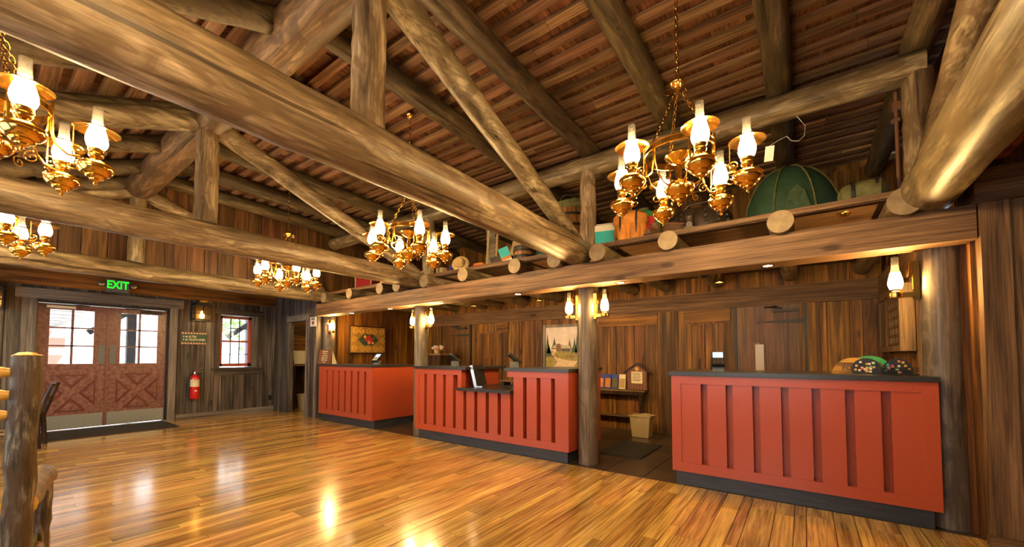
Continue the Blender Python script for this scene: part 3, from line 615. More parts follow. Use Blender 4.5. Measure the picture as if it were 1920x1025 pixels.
def chandelier(loc, label, ztop, ph):
    o = thing('chandelier', label, 'chandelier', loc, R(ph), group='brass oil lamp chandeliers')
    def ringf(b): b.lathe([(RR, .25), (RR + .004, .25), (RR + .004, .295), (RR, .295), (RR, .25)], 48); b.lathe([(RR + .004, .252), (RR + .008, .255), (RR + .004, .258)], 48); b.lathe([(RR + .004, .287), (RR + .008, .29), (RR + .004, .293)], 48)
    link('ring', cm('ring', ringf, 'brass'), o)
    link('hub_font', cm('hub_font', lambda b: b.lathe([(r * 1.15, z * 1.15) for r, z in FONT[:-2]] + [(.022, .05)], 24), 'brass'), o, (0, 0, .02))
    link('hub_stem', cm('hub_stem', lambda b: b.lathe([(.022, .05), (.026, .06), (.018, .07), (.018, .17), (.026, .175), (.02, .185)], 16), 'brass'), o, (0, 0, .02))
    link('hub_bowl', cm('hub_bowl', lambda b: b.lathe([(.018, .17), (.05, .185), (.055, .195), (.082, .21), (.09, .225), (.082, .238), (.05, .245), (.0, .247)], 24), 'brass'), o, (0, 0, .02))
    for k in range(6):
        a = R(60 * k); dx, dy = math.cos(a), math.sin(a); pl = Vector((dx, dy, 0)); L = (dx * RL, dy * RL, 0)
        P = lambda r, z: (dx * r, dy * r, z)
        f = link('font', cm('font', lambda b: b.lathe(FONT, 24), 'brass'), o, L)
        link('burner', cm('burner', lambda b: b.lathe(BURN, 18), 'brass_d'), o, L)
        gl_ = link('globe', cm('globe', lambda b: b.lathe(GLOBE, 14), 'globe'), o, L)
        link('chimney', cm('chimney', lambda b: b.lathe(CHIM, 16), 'chim'), o, L)
        link('shade', cm('shade', lambda b: b.lathe(SHADE, 28), 'brass'), o, L)
        link('arm', cm('arm%d' % k, lambda b: b.tube([P(RR + .006, .335), P(RR + .006, .22), P(RR + .008, .15), P(RR + .025, .09), P(RR + .07, .052), P(.34, .045), P(RL - .012, .052)], .0075, 6, flat=.8), 'brass'), o)
        link('scroll', cm('scroll%d' % k, lambda b: (b.tube(spiral((dx * .315, dy * .315, .088), .034, 1.4, R(250), pl), .004, 5), b.tube(spiral((dx * .30, dy * .30, -.002), .036, 1.3, R(110), pl, -1), .004, 5)), 'brass'), o)
        link('shade_rod', cm('rod%d' % k, lambda b: b.tube([P(.30, .05), P(.30, .246), P(RL - .04, .247)], .0035, 5), 'brass_d'), o)
        link('rib', cm('rib%d' % k, lambda b: b.tube([P(RR - .004, .26), P(RR - .008, .17), P(.18, .095), P(.13, .045), P(.085, .03)], .0065, 6, flat=.8), 'brass'), o)
        link('hub_scroll', cm('hscroll%d' % k, lambda b: b.tube(spiral((dx * .15, dy * .15, -.005), .034, 1.4, R(80), pl), .0035, 5), 'brass'), o)
    for k in range(3):
        a = R(120 * k); dx, dy = math.cos(a) * RR, math.sin(a) * RR
        link('chain', cm('chain%d' % k, lambda b: chain(b, (dx, dy, .30), (dx * .06, dy * .06, .70)), 'brass_d'), o)
    def cupf(b):
        b.lathe([(.0, .70), (.012, .70), (.016, .715), (.04, .73), (.048, .745), (.044, .757), (.02, .765), (.0, .768)], 20)
        for k in range(3):
            a = R(60 + 120 * k); pl = Vector((math.cos(a), math.sin(a), 0)); b.tube(spiral((pl.x * .065, pl.y * .065, .715), .028, 1.3, R(200), pl), .0025, 5)
    link('cup', cm('cup', cupf, 'brass'), o)
    h = ztop - loc[2]
    link('drop_chain', cm('drop%.2f' % h, lambda b: chain(b, (0, 0, .768), (0, 0, h - .03)), 'brass_d'), o)
    link('canopy', cm('canopy', lambda b: b.lathe([(.0, -.045), (.01, -.04), (.03, -.03), (.05, -.008), (.05, 0)], 20), 'brass'), o, (0, 0, h))
    return o
zc = ROOFR(2.77)
chandelier((-.65, 2.77, 2.315), 'brass chandelier hanging nearest the near red counter', zc, 0)
chandelier((-3.42, 2.77, 2.315), 'brass chandelier hanging in front of the middle counter', zc, -24)
chandelier((-6.2, 2.77, 2.315), 'small looking far brass chandelier half hidden by a tie log', zc, -8)
chandelier((-3.42, .02, 2.315), 'brass chandelier cut off by the left edge, upper one', ROOFL(.02), 14)
chandelier((-.65, .02, 2.315), 'brass chandelier overhead near the viewer, outside the picture', ROOFL(.02), 10)
chandelier((-6.2, .02, 2.315), 'brass chandelier cut off by the left edge, lower one', ROOFL(.02), 20)

# ------------------------------------------------------------------ column lanterns
def lantern(loc, s, label):
    o = thing('wall_lantern', label, 'lantern', loc, 0 if s > 0 else math.pi, group='oil lanterns on the columns')
    link('back_plate', cm('lp', lambda b: b.box((-.03, -.018, -.02), (.006, .018, .27)), 'brass_d'), o)
    link('reflector', cm('lr', lambda b: b.lathe([(.0, .0), (.03, .004), (.062, .016), (.066, .02), (.062, .02), (.0, .008)], 24), 'brass'), o, (.014, 0, .215)).rotation_euler = (0, R(90), 0)
    link('tray', cm('lt', lambda b: (b.box((0, -.035, 0), (.10, .035, .035)), b.lathe([(.0, 0), (.047, 0), (.049, .01), (.049, .035), (.0, .036)], 20, (.10, 0, 0))), 'brass_d'), o)
    link('burner', cm('lb', lambda b: b.lathe([(.03, .036), (.036, .045), (.028, .055), (.033, .066)], 16), 'brass_d'), o, (.10, 0, 0))
    link('globe', cm('lg', lambda b: b.lathe([(.030, .064), (.038, .08), (.044, .105), (.043, .13), (.036, .165), (.029, .195)], 14), 'globe_w'), o, (.10, 0, 0))
    link('globe_neck', cm('lgn', lambda b: b.lathe([(.029, .195), (.024, .225), (.022, .25)], 18), 'globe_top'), o, (.10, 0, 0))
    link('chimney', cm('lc', lambda b: b.lathe([(.022, .25), (.022, .315)], 16), 'chim'), o, (.10, 0, 0))
lantern((-7.61, 4.22, 1.69), 1, 'lit oil lantern on the farthest column, above the brown card')
lantern((-4.99, 4.22, 1.67), -1, 'lit oil lantern on the left side of the second column')
lantern((-4.76, 4.22, 1.67), 1, 'lit oil lantern on the right side of the second column')
lantern((-2.155, 4.22, 1.67), -1, 'lit oil lantern on the left side of the column beside the painting')
lantern((-1.905, 4.22, 1.67), 1, 'lit oil lantern on the right side of the column beside the painting')
lantern((.675, 4.2, 1.67), -1, 'lit oil lantern on the thick column at right')
def box_lantern(y, lab):
    o = thing('box_lantern', lab, 'lantern', (XW + .03, y, 1.96), group='box lanterns on the door wall')
    D, W_, H_ = .16, .26, .27
    b = MB(); t = .008
    for x in (0.02, D):
        for yy in (0, W_): b.box((x - t, yy - t, 0), (x + t, yy + t, H_))
    for z in (0, H_ * .45, H_):
        for yy in (0, W_): b.box((.02, yy - t, z - t), (D, yy + t, z + t))
        b.box((D - t, 0, z - t), (D + t, W_, z + t)); b.box((D - t, W_ / 2 - t / 2, 0), (D + t, W_ / 2 + t / 2, H_))
    b.build('cage', 'iron', o); bx('back_plate', (0, -.02, -.02), (.02, W_ + .02, H_ + .06), 'iron', o)
    for mn, mx in (((D - .003, 0, 0), (D, W_, H_)), ((.02, -.002, 0), (D, .002, H_)), ((.02, W_ - .002, 0), (D, W_ + .002, H_))): bx('pane', mn, mx, 'amber', o)
    MB().prism([(-.03, H_), (W_ + .03, H_), (W_ * .78, H_ + .07), (W_ * .22, H_ + .07)], 'x', .0, D + .03).build('roof', 'iron', o)
    bx('vent', (.03, W_ * .25, H_ + .07), (D, W_ * .75, H_ + .11), 'brass_d', o)
    MB().lathe([(.0, .02), (.03, .03), (.042, .07), (.03, .12), (.016, .17), (.0, .175)], 14, (.09, W_ / 2, 0)).build('bulb', 'bulb', o, smooth=True)
box_lantern(2.60, 'lit glass box lantern above the telephone sign')
box_lantern(.0, 'lit glass box lantern at the left edge beside the doors')

# ------------------------------------------------------------------ door wall things
ex = thing('exit_sign', 'green lettered exit sign with two emergency lamps', 'sign', (XW + .05, 1.36, 2.345))
bx('housing', (0, 0, 0), (.10, .285, .22), 'exitgrey', ex); text('letters', 'EXIT', .19, (.101, .14, .125), FX, 'exitgreen', ex, sx=.72, bold=.003)
for s, y in ((-1, -.06), (1, .345)):
    h = MB().lathe([(.0, .0), (.03, .01), (.042, .04), (.042, .05), (.03, .056), (.0, .058)], 16).build('lamp_head', 'steel', ex, (.05, y, .13), True); h.rotation_euler = (0, R(80), 0)
    bx('arm', (.03, min(y, 0 if s < 0 else .285), .12), (.05, max(y, 0 if s < 0 else .285), .14), 'exitgrey', ex)
sg = thing('direction_sign', 'small green sign reading ATM and TELEPHONES under the box lantern', 'sign', (XW + .03, 2.42, 1.46))
bx('board', (0, 0, 0), (.02, .44, .25), 'signbrown', sg); bx('field', (.02, .01, .05), (.023, .43, .20), 'signgreen', sg)
text('lettering', 'ATM', .062, (.024, .12, .155), FX, 'cream', sg, align='LEFT', bold=.0015); text('lettering', 'TELEPHONES', .058, (.024, .12, .095), FX, 'cream', sg, align='LEFT', sx=.80, bold=.0015)
for z in (.155, .095):
    MB().prism([(.03, z), (.045, z + .018), (.06, z), (.05, z), (.05, z - .015), (.04, z - .015), (.04, z)], 'x', .023, .025).build('arrow', 'cream', sg)
    bx('pictogram', (.023, .075, z - .016), (.025, .105, z + .016), 'cream', sg)
for k in range(9):
    for z0, z1 in ((.012, .038), (.212, .238)): MB().prism([(.015 + k * .046, z0), (.05 + k * .046, z0), (.035 + k * .046, z1), (.022 + k * .046, z1)], 'x', .02, .0235).build('zigzag', 'cream', sg)
fe = thing('fire_extinguisher', 'red fire extinguisher hung on the grey board wall', 'extinguisher', (XW + .12, 2.645, .39))
MB().lathe([(.0, 0), (.07, 0), (.075, .01), (.075, .40), (.068, .435), (.035, .465), (.022, .475), (.022, .49)], 24).build('cylinder', 'extred', fe, smooth=True)
MB().lathe([(.0762, .24), (.0762, .38)], 24).build('label_band', 'cream', fe, smooth=True); MB().lathe([(.024, .485), (.026, .50), (.02, .53), (.0, .535)], 12).build('valve', 'steel', fe, smooth=True)
MB().prism([(-.03, .16), (0, .175), (.03, .16), (0, .145)], 'x', .074, .0765).build('diamond_mark', 'white', fe)
for z in (.52, .555): MB().tube([(0, -.02, z - .01), (.02, .05, z + .01), (.03, .11, z + .02 + (z - .52))], .008, 6).build('handle', 'steel', fe)
MB().tube([(0, -.02, .51), (0, -.085, .46), (.0, -.095, .34), (0, -.09, .12)], .011, 8).build('hose', 'black', fe, smooth=True)
bx('bracket', (-.09, -.03, .30), (-.07, .03, .42), 'black', fe)
sw = thing('light_switch', 'black light switch below the telephone sign', 'switch', (XW + .03, 2.53, 1.17)); bx('plate', (0, 0, 0), (.008, .075, .115), 'black', sw); bx('toggle', (.008, .03, .045), (.016, .045, .07), 'iron', sw)
ol = thing('power_outlet', 'black power outlet low on the grey wall', 'outlet', (XW + .03, 4.03, .24)); bx('plate', (0, 0, 0), (.008, .075, .115), 'black', ol)
for z in (.02, .065): bx('socket', (.008, .02, z), (.012, .055, z + .03), 'iron', ol)
mt = thing('door_mat', 'black ribbed mat on the floor at the double doors', 'mat', (XW + .05, .35, 0)); MB().box((0, 0, .0005), (1.03, 1.85, .012)).build('pad', 'mat', mt)
for i in range(14): bx('rib', (.04 + i * .07, .03, .012), (.075 + i * .07, 1.82, .015), 'mat', mt)
ae = thing('aed_sign', 'white AED sign with a red heart on the narrow wall', 'sign', (-8.09, 4.075, 1.83)); bx('plate', (0, 0, 0), (.22, .008, .19), 'white', ae); text('lettering', 'AED', .075, (.11, -.001, .15), FY, 'black', ae, bold=.002)
MB().prism([(.11, .02), (.16, .075), (.155, .10), (.13, .105), (.11, .09), (.09, .105), (.065, .10), (.06, .075)], 'y', -.002, 0).build('heart', 'crimson', ae)
dk = thing('side_desk', 'dark desk seen through the side room opening', 'desk', (XW + .05, 4.36, 0)); bx('desktop', (0, 0, 1.0), (.42, 1.6, 1.04), 'beam_y', dk); bx('back_panel', (.02, .05, .1), (.05, 1.55, 1.0), 'darkwood', dk)
for y_ in (.0, 1.5): bx('leg', (.02, y_ + .01, 0), (.38, y_ + .08, 1.0), 'darkwood', dk)
o = MB().box((0, 0, 0), (.012, .42, .32), Matrix.Rotation(R(-12), 3, 'Y')).build('notice', 'cream', None, (XW + .17, 4.5, 1.045)); tag(o, 'cream paper notice leaning on the side room desk', 'paper')
def bin_(name, loc, sc, mat, lab):
    o = thing(name, lab, 'waste bin', loc); h = .40 * sc; a = .13 * sc; c = .16 * sc
    b = MB(); pr = lambda r, z: [(r * 1.2 * sgx - (.02 * sgx if i % 2 else 0), r * .9 * sgy, z) for i, (sgx, sgy) in enumerate(((-1, -1), (1, -1), (1, 1), (-1, 1)))]
    vs = []
    for r, z in ((a, 0), (c, h), (c - .012, h), (a - .012, .02)):
        vs += [(-r * 1.2, -r * .9, z), (r * 1.2, -r * .9, z), (r * 1.2, r * .9, z), (-r * 1.2, r * .9, z)]
    fs = [(i * 4 + k, i * 4 + (k + 1) % 4, i * 4 + 4 + (k + 1) % 4, i * 4 + 4 + k) for i in range(3) for k in range(4)] + [(3, 2, 1, 0), (12, 13, 14, 15)]
    body = b.add(vs, fs).build('body', mat, o); m_ = body.modifiers.new('round', 'BEVEL'); m_.width = .02; m_.segments = 3
    rim = MB(); q = c + .008
    rim.tube([(-q * 1.2, -q * .9, h), (q * 1.2, -q * .9, h), (q * 1.2, q * .9, h), (-q * 1.2, q * .9, h), (-q * 1.2, -q * .9, h)], .009, 6).build('rim', mat, o)
    bg = MB(); rr = random.Random(3); n = 16
    p1 = [(c * 1.1 * math.cos(i * .3927) * 1.05, c * .85 * math.sin(i * .3927) * 1.05, h + .012 + rr.uniform(0, .02)) for i in range(n)]
    p2 = [(c * 1.16 * math.cos(i * .3927), c * .93 * math.sin(i * .3927), h - .07 - rr.uniform(0, .03)) for i in range(n)]
    bg.add(p1 + p2, [(i, (i + 1) % n, n + (i + 1) % n, n + i) for i in range(n)]).build('liner', mat, o)
    return o
bin_('waste_bin', (-2.03, 6.12, .0), .8, 'plastic_tan', 'tan plastic waste bin on the slate tiles by the brochure table')
bin_('waste_bin', (-9.15, 4.56, .0), .9, 'plastic_tan', 'grey tan waste bin in the side room opening')

# ------------------------------------------------------------------ office things
q = thing('scroll_hanging', 'ochre hanging with gold scrolls and red flowers on the side wall', 'wall hanging', (-7.82, 4.79, 1.31)); QW, QH = .86, .56
bx('frame', (0, -.02, -.02), (.03, QW + .02, QH + .02), 'darkwood', q); bx('field', (.03, 0, 0), (.035, QW, QH), 'ochre', q)
rr = random.Random(5); YP = Vector((0, 1, 0))
for i in range(5):
    for j in (0, 1):
        cy, cz = QW * (.12 + .19 * i), QH * (.16 if j == 0 else .84)
        MB().tube(spiral((.038, cy, cz), .075, 1.9, R(90 if j else 270), YP, 1 if i % 2 else -1, 30), .006, 5).build('scroll', 'gold', q)
for (cy, s) in ((.09, 1), (.91, -1)): MB().tube(spiral((.038, QW * cy, QH * .5), .07, 1.8, 0, YP, s, 30), .006, 5).build('scroll', 'gold', q)
MB().prism([(QW * .2, QH * .5), (QW * .36, QH * .72), (QW * .64, QH * .72), (QW * .8, QH * .5), (QW * .64, QH * .28), (QW * .36, QH * .28)], 'x', .035, .0365).build('medallion', 'leafdark', q)
for (u, v, s, m_) in ((.45, .52, .05, 'crimson'), (.52, .6, .05, 'crimson'), (.58, .47, .055, 'crimson'), (.52, .40, .045, 'pink'), (.40, .62, .035, 'gold'), (.34, .48, .035, 'leafdark'), (.66, .58, .035, 'olive'), (.63, .38, .03, 'gold')):
    f = MB().lathe([(.0, .008), (s * .6, .008), (s, .003), (s, .0)], 10, (0, 0, 0)).build('flower', m_, q, (.037, QW * u, QH * v)); f.rotation_euler = (0, R(90), 0)
pt = thing('landscape_painting', 'framed landscape painting of pines and a cabin behind the middle counter', 'painting', (-4.03, YB - .07, .92)); PW, PH = .78, .90
for mn, mx in (((0, -.03, 0), (.05, .03, PH)), ((PW - .05, -.03, 0), (PW, .03, PH)), ((.05, -.03, PH - .05), (PW - .05, .03, PH)), ((.05, -.03, 0), (PW - .05, .03, .05))): bx('frame_rail', mn, mx, 'trim_z', pt)
bx('canvas', (.05, -.005, .05), (PW - .05, .02, PH - .05), 'p_sky', pt)
MB().prism([(.05, .05), (PW - .05, .05), (PW - .05, .40), (.45, .42), (.05, .40)], 'y', -.0065, -.005).build('meadow', 'p_grass', pt)
MB().prism([(.12, .05), (.60, .05), (.72, .22), (.45, .24), (.26, .30), (.22, .36), (.32, .42), (.24, .42), (.17, .34), (.28, .25), (.30, .18)], 'y', -.008, -.0065).build('path', 'p_path', pt)
for (u, h0, h1, s) in ((.09, .36, .74, .07), (.24, .44, .66, .07), (.12, .3, .55, .08), (.40, .42, .54, .05), (.56, .42, .62, .06), (.66, .38, .66, .06), (.71, .36, .70, .05)):
    MB().prism([(max(.05, u - s), h0), (min(PW - .05, u + s), h0), (u + s * .35, (h0 + h1) / 2), (u, h1), (u - s * .35 if u - s * .35 > .05 else .05, (h0 + h1) / 2)], 'y', -.009, -.007).build('pine', 'p_pine', pt)
MB().prism([(.18, .46), (.60, .44), (.56, .51), (.24, .52)], 'y', -.010, -.008).build('cabin_roof', 'p_roof', pt); MB().prism([(.28, .40), (.38, .40), (.38, .52), (.33, .55), (.28, .52)], 'y', -.011, -.009).build('cabin_porch', 'signbrown', pt); bx('cabin_wall', (.40, -.0105, .40), (.56, -.008, .45), 'darkwood', pt)
for x_ in (.10, .2, .30, .50, .6): bx('fence_post', (x_, -.011, .26), (x_ + .012, -.009, .34), 'signbrown', pt)
bx('fence_rail', (.08, -.0105, .30), (.32, -.0095, .312), 'signbrown', pt); bx('fence_rail', (.48, -.0105, .30), (.7, -.0095, .312), 'signbrown', pt)
tb = thing('brochure_table', 'slim dark table with lower shelf against the back wall', 'table', (-3.2, 6.32, 0)); bx('tabletop', (0, 0, .655), (1.15, .23, .685), 'beam_x', tb); bx('apron', (.04, .03, .60), (1.11, .21, .655), 'darkwood', tb); bx('shelf', (.04, .05, .235), (1.08, .2, .255), 'beam_x', tb)
for x_ in (.03, 1.05):
    for y_ in (.02, .16): MB().lathe([(.022, 0), (.026, .05), (.018, .10), (.026, .2), (.026, .28), (.018, .35), (.03, .5), (.026, .62)], 12, (x_ + .02, y_ + .02, 0)).build('leg', 'darkwood', tb, smooth=True)
for i, (m_, m2, lab) in enumerate((('blue', 'pink', 'brochure with pink picture farthest left on the slim table'), ('blue', 'orange', 'brochure with orange picture on the slim table'), ('blue', 'olive', 'brochure with green picture on the slim table'), ('cream', 'straw', 'cream brochure standing nearest the house shaped board'))):
    o = thing('brochure', lab, 'brochure', (-2.88 + i * .125, 6.42, .686), group='brochures on the slim table')
    MB().box((0, 0, 0), (.11, .008, .24), Matrix.Rotation(R(-8), 3, 'X')).build('cover', m_, o); MB().box((.008, -.003, .02), (.102, .0, .17), Matrix.Rotation(R(-8), 3, 'X'), (.05, 0, .12)).build('picture', m2, o)
hb = thing('house_board', 'house shaped wooden calendar board on the slim table', 'board', (-2.37, 6.44, .686))
MB().prism([(0, 0), (.32, 0), (.32, .28), (.16, .40), (0, .28)], 'y', 0, .04).build('house', 'chest' if False else 'brownsign', hb)
for s in (-1, 1): MB().prism([(.16, .415), (.16 + s * .21, .26), (.16 + s * .21, .285), (.16, .44)], 'y', -.02, .05).build('roof_board', 'darkwood', hb)
bx('notice', (.07, -.006, .10), (.25, 0, .29), 'cream', hb)
for i in range(6): bx('text_line', (.085, -.0075, .26 - i * .024), (.235 - (i % 2) * .02, -.006, .268 - i * .024), 'black', hb)
f = MB().lathe([(0, .004), (.03, .004), (.033, 0)], 18).build('round_emblem', 'gold', hb, (.16, -.001, .335), True); f.rotation_euler = (R(90), 0, 0)
for i in range(6):
    for j in range(2): bx('block', (.015 + i * .05, -.008, .012 + j * .042), (.055 + i * .05, 0, .046 + j * .042), 'signbrown', hb)
for s in (.012, .275):
    for j in range(4): bx('block', (s, -.008, .10 + j * .046), (s + .035, 0, .138 + j * .046), 'signbrown', hb)
sf = thing('display_case', 'shallow glass fronted frame on the right side wall', 'frame', (.78, 4.85, 1.27))
for mn, mx in (((-.10, 0, 0), (0, .05, .60)), ((-.10, 1.15, 0), (0, 1.2, .60)), ((-.10, .05, .55), (0, 1.15, .60)), ((-.10, .05, 0), (0, 1.15, .05))): bx('frame_rail', mn, mx, 'beam_z', sf)
bx('back', (-.03, .05, .05), (0, 1.15, .55), 'board_z', sf); bx('pane', (-.092, .05, .05), (-.09, 1.15, .55), 'pane', sf)
for i in range(6):
    for j in range(5): bx('arrowhead', (-.04, .12 + i * .17, .09 + j * .09), (-.03, .19 + i * .17, .14 + j * .09), 'straw', sf)
ccase = thing('side_hutch', 'dark low hutch with dried flowers behind the far counter', 'cabinet', (-6.95, 5.9, 0)); bx('body', (0, 0, 0), (.7, .5, 1.25), 'darkwood', ccase); bx('top', (-.03, -.03, 1.25), (.73, .52, 1.29), 'beam_x', ccase); bx('side_trim', (-.03, -.03, 0), (.04, 0, 1.25), 'chest', ccase)
df = thing('dried_flowers', 'small bunch of pale dried flowers on the low hutch', 'flowers', (-6.5, 6.05, 1.29)); rr = random.Random(2)
MB().lathe([(0, 0), (.05, 0), (.06, .05), (.05, .08)], 12).build('bowl', 'straw', df, smooth=True)
for i in range(14): MB().lathe([(0, .03), (.03, .02), (.035, 0), (.02, -.02), (0, -.03)], 7, (rr.uniform(-.12, .12), rr.uniform(-.06, .06), .09 + rr.uniform(0, .08))).build('bloom', 'cloth_w' if i % 3 else 'pink', df)
om = thing('rubber_mat', 'dark rubber mat on the slate tiles behind the middle column', 'mat', (-2.15, 4.75, 0)); MB().box((0, 0, .0005), (.55, .9, .012)).build('pad', 'mat', om); MB().box((.03, .03, .012), (.52, .87, .014)).build('ribbed_field', 'mat', om)
sl = thing('side_room_fill_lamp', 'small unseen fill lamp added to brighten the side room beyond the opening', 'light', (-8.75, 5.3, 2.62)); MB().lathe([(.10, 0), (.10, -.03), (.09, -.035)], 18).build('rim', 'brass_d', sl, smooth=True); MB().lathe([(0, -.07), (.05, -.06), (.09, -.03)], 18).build('diffuser', 'puck', sl, smooth=True)  # lamp out of view, added to brighten the side room interior
# ceiling cans and track heads
for (x_, y_, lab) in ((-.90, 5.9, 'round can light under the loft above the near counter'), (-3.75, 5.9, 'round can light under the loft left of the middle column'), (-5.2, 5.8, 'bright can light with flare under the loft behind the middle counter')):
    o = thing('can_light', lab, 'light', (x_, y_, 2.42), group='can lights in the office'); MB().lathe([(.055, 0), (.055, -.2), (.06, -.21), (.05, -.21), (.046, -.19)], 18).build('housing', 'brass_d', o, smooth=True); MB().lathe([(0, -.195), (.048, -.195)], 18).build('lens', 'puck', o)
for (x_, y_, lab) in ((-1.0, 5.3, 'black spotlight head under the loft above the card reader'), (.25, 5.2, 'black spotlight head under the loft near the right lantern'), (-1.75, 5.2, 'black spotlight head under the loft beside the middle column')):
    o = thing('spotlight', lab, 'spotlight', (x_, y_, 2.42), group='black spotlights in the office'); MB().tube([(0, 0, 0), (0, 0, -.10)], .012, 8).build('stem', 'black', o); MB().tube([(-.05, .03, -.10), (.05, -.05, -.20)], [.045, .055], 14).build('head', 'black', o, smooth=True)

# ------------------------------------------------------------------ things on the counters
def reader(loc, rz, lab):
    o = thing('card_reader', lab, 'card reader', loc, rz, group='card readers on the counters')
    bx('pedestal', (-.05, -.04, 0), (.05, .04, .075), 'exitgrey', o); MB().tube([(0, 0, .075), (0, .01, .105)], .018, 10).build('neck', 'black', o)
    Q = Matrix.Rotation(R(38), 3, 'X')
    h = MB().box((-.055, -.10, .10), (.055, .10, .135), Q, (0, 0, .12)).build('terminal', 'black', o); MB().box((-.045, .0, .1355), (.045, .085, .138), Q, (0, 0, .12)).build('screen', 'screen', h)
    for i in range(3):
        for j in range(3): MB().box((-.042 + i * .031, -.085 + j * .026, .1355), (-.018 + i * .031, -.067 + j * .026, .139), Q, (0, 0, .12)).build('key', 'steel', h)
reader((-6.15, 4.3, 1.078), R(20), 'card reader on the farthest red counter')
reader((-4.22, 4.3, 1.078), R(160), 'card reader on the left tall part of the middle counter')
reader((-3.12, 4.3, 1.078), R(150), 'card reader on the right tall part of the middle counter')
reader((-.68, 4.3, 1.078), R(10), 'card reader with blue screen on the near counter')
hs = thing('counter_card', 'brown Howdy card standing on the far counter', 'sign', (-7.58, 4.12, 1.078), R(12))
MB().box((-.17, 0, 0), (.17, .008, .28), Matrix.Rotation(R(-8), 3, 'X')).build('card', 'brownsign', hs); MB().prism([(.02, 0), (.14, 0), (.03, .26)], 'x', .165, .17).build('easel', 'cream', hs)
for i, (t_, s_) in enumerate((('Howdy!', .045), ('We are', .038), ('currently', .038), ('sold out of', .038), ('Golf Carts', .038), ('Thank you', .022))): text('lettering', t_, s_, (0, -.012 + .018 - i * .006, .245 - i * .042), (R(82), 0, 0), 'cream', hs, bold=.001)
mo = thing('monitor', 'black monitor seen from its edge on the lowered counter section', 'monitor', (-3.70, 4.30, .796), R(14)); Q = Matrix.Rotation(R(-14), 3, 'Y')
MB().box((-.02, -.16, .02), (.015, .16, .31), Q, (0, 0, 0)).build('panel', 'black', mo); MB().box((-.022, -.172, .02), (.02, -.16, .31), Q, (0, 0, 0)).build('bezel', 'steel', mo); bx('foot', (-.06, -.1, 0), (.06, .1, .015), 'steel', mo)
kb = thing('paper_tray', 'flat wooden tray on the lowered counter section', 'tray', (-3.3, 4.62, .795)); bx('base', (-.22, -.09, 0), (.22, .09, .012), 'iron', kb); bx('lid', (-.26, -.1, .07), (.16, .1, .085), 'beam_x', kb)
for x_ in (-.2, .1): bx('support', (x_, -.08, .012), (x_ + .02, .08, .07), 'iron', kb)
bk = thing('card_holder', 'small holder with yellow cards at the right of the lowered section', 'card holder', (-3.08, 4.35, .795)); bx('base', (-.09, -.05, 0), (.09, .06, .02), 'iron', bk); MB().box((-.06, -.02, .02), (.0, .03, .04), Matrix.Rotation(R(25), 3, 'Y')).build('cards', 'gold', bk)
# pin display
rd = thing('round_wooden_sign', 'half round orange wooden sign lettered Disney on the near counter', 'sign', (.34, 4.46, 1.078))
def disc(y0, y1, r, zc_, x_=0, n=32): return MB().prism([(x_ + r * math.cos(2 * math.pi * k / n), max(0, zc_ + r * math.sin(2 * math.pi * k / n))) for k in range(n)], 'y', y0, y1)
M['signorange'] = wood('orange sign board', (.36, .14, .02), (.55, .26, .04), (.66, .36, .08), 'x', .5, 1, 12, .05, .1)
disc(0, .02, .155, -.02).build('disc', 'signorange', rd)
text('lettering', 'Disney', .035, (-.06, -.002, .085), FY, 'black', rd); text('lettering', 'FORT', .055, (-.02, -.002, .045), FY, 'black', rd, sx=.9); text('lettering', 'WILDERNESS', .024, (-.03, -.002, .012), FY, 'signbrown', rd)
o = thing('green_round_sign', 'green and yellow round board behind the orange sign', 'sign', (.44, 4.52, 1.078)); disc(0, .015, .15, .0).build('disc', 'grass', o); disc(-.004, .0, .12, -.01).build('disc_face', 'olive', o)
rr = random.Random(9)
for (x_, z_, r_, lab) in ((.41, .02, .095, 'black round board covered in coloured pins, left one'), (.60, .02, .09, 'black round board with fewer coloured pins, right one')):
    o = thing('pin_board', lab, 'pin board', (x_, 4.42, 1.078), group='round pin boards'); disc(0, .015, r_, .035).build('disc', 'black', o)
    for i in range(34 if x_ < .5 else 20):
        a, d = rr.uniform(0, 6.28), rr.uniform(0, .8) * r_; u_, v_ = d * math.cos(a), .035 + d * math.sin(a)
        if v_ > .012: bx('pin', (u_ - .008, -.005, v_ - .008), (u_ + .008, 0, v_ + .008), rr.choice(['gold', 'crimson', 'cream', 'pink', 'teal', 'cream', 'gold']), o)
pc = thing('pin_tray', 'low black rack beside the pin boards', 'rack', (.66, 4.33, 1.078))
for z in (.004, .03, .05): bx('shelf', (-.18, -.03, z), (.10, .05, z + .006), 'iron', pc)
for x_ in (-.18, .095): bx('side', (x_, -.03, 0), (x_ + .006, .05, .06), 'iron', pc)

# ------------------------------------------------------------------ loft things
Z = 2.472
def blob(prof, seg=24, sx=1, sy=1, jit=0, rnd_=None):
    b = MB(); b.lathe(prof, seg, sx=sx, sy=sy)
    if jit: b.v = [(x * (1 + rnd_.uniform(-jit, jit)), y * (1 + rnd_.uniform(-jit, jit)), z + rnd_.uniform(-jit, jit) * .05) for x, y, z in b.v]
    return b
rr = random.Random(11)
bp = thing('backpack', 'orange canvas backpack with dark straps on the loft shelf', 'backpack', (-1.53, 4.3, Z), R(8))
blob([(0, 0), (.13, 0), (.17, .04), (.175, .15), (.16, .26), (.12, .32), (0, .33)], 20, 1, .62, .05, rr).build('body', 'orange', bp, smooth=True)
blob([(.165, .20), (.19, .24), (.185, .30), (.13, .345), (0, .355)], 20, 1, .68, .04, rr).build('flap', 'orange', bp, smooth=True)
for s in (-1, 1): blob([(0, 0), (.05, 0), (.065, .03), (.065, .12), (.04, .17), (0, .175)], 12, .9, .7, .04, rr).build('pocket', 'orange', bp, (s * .07, -.10, .02), True)
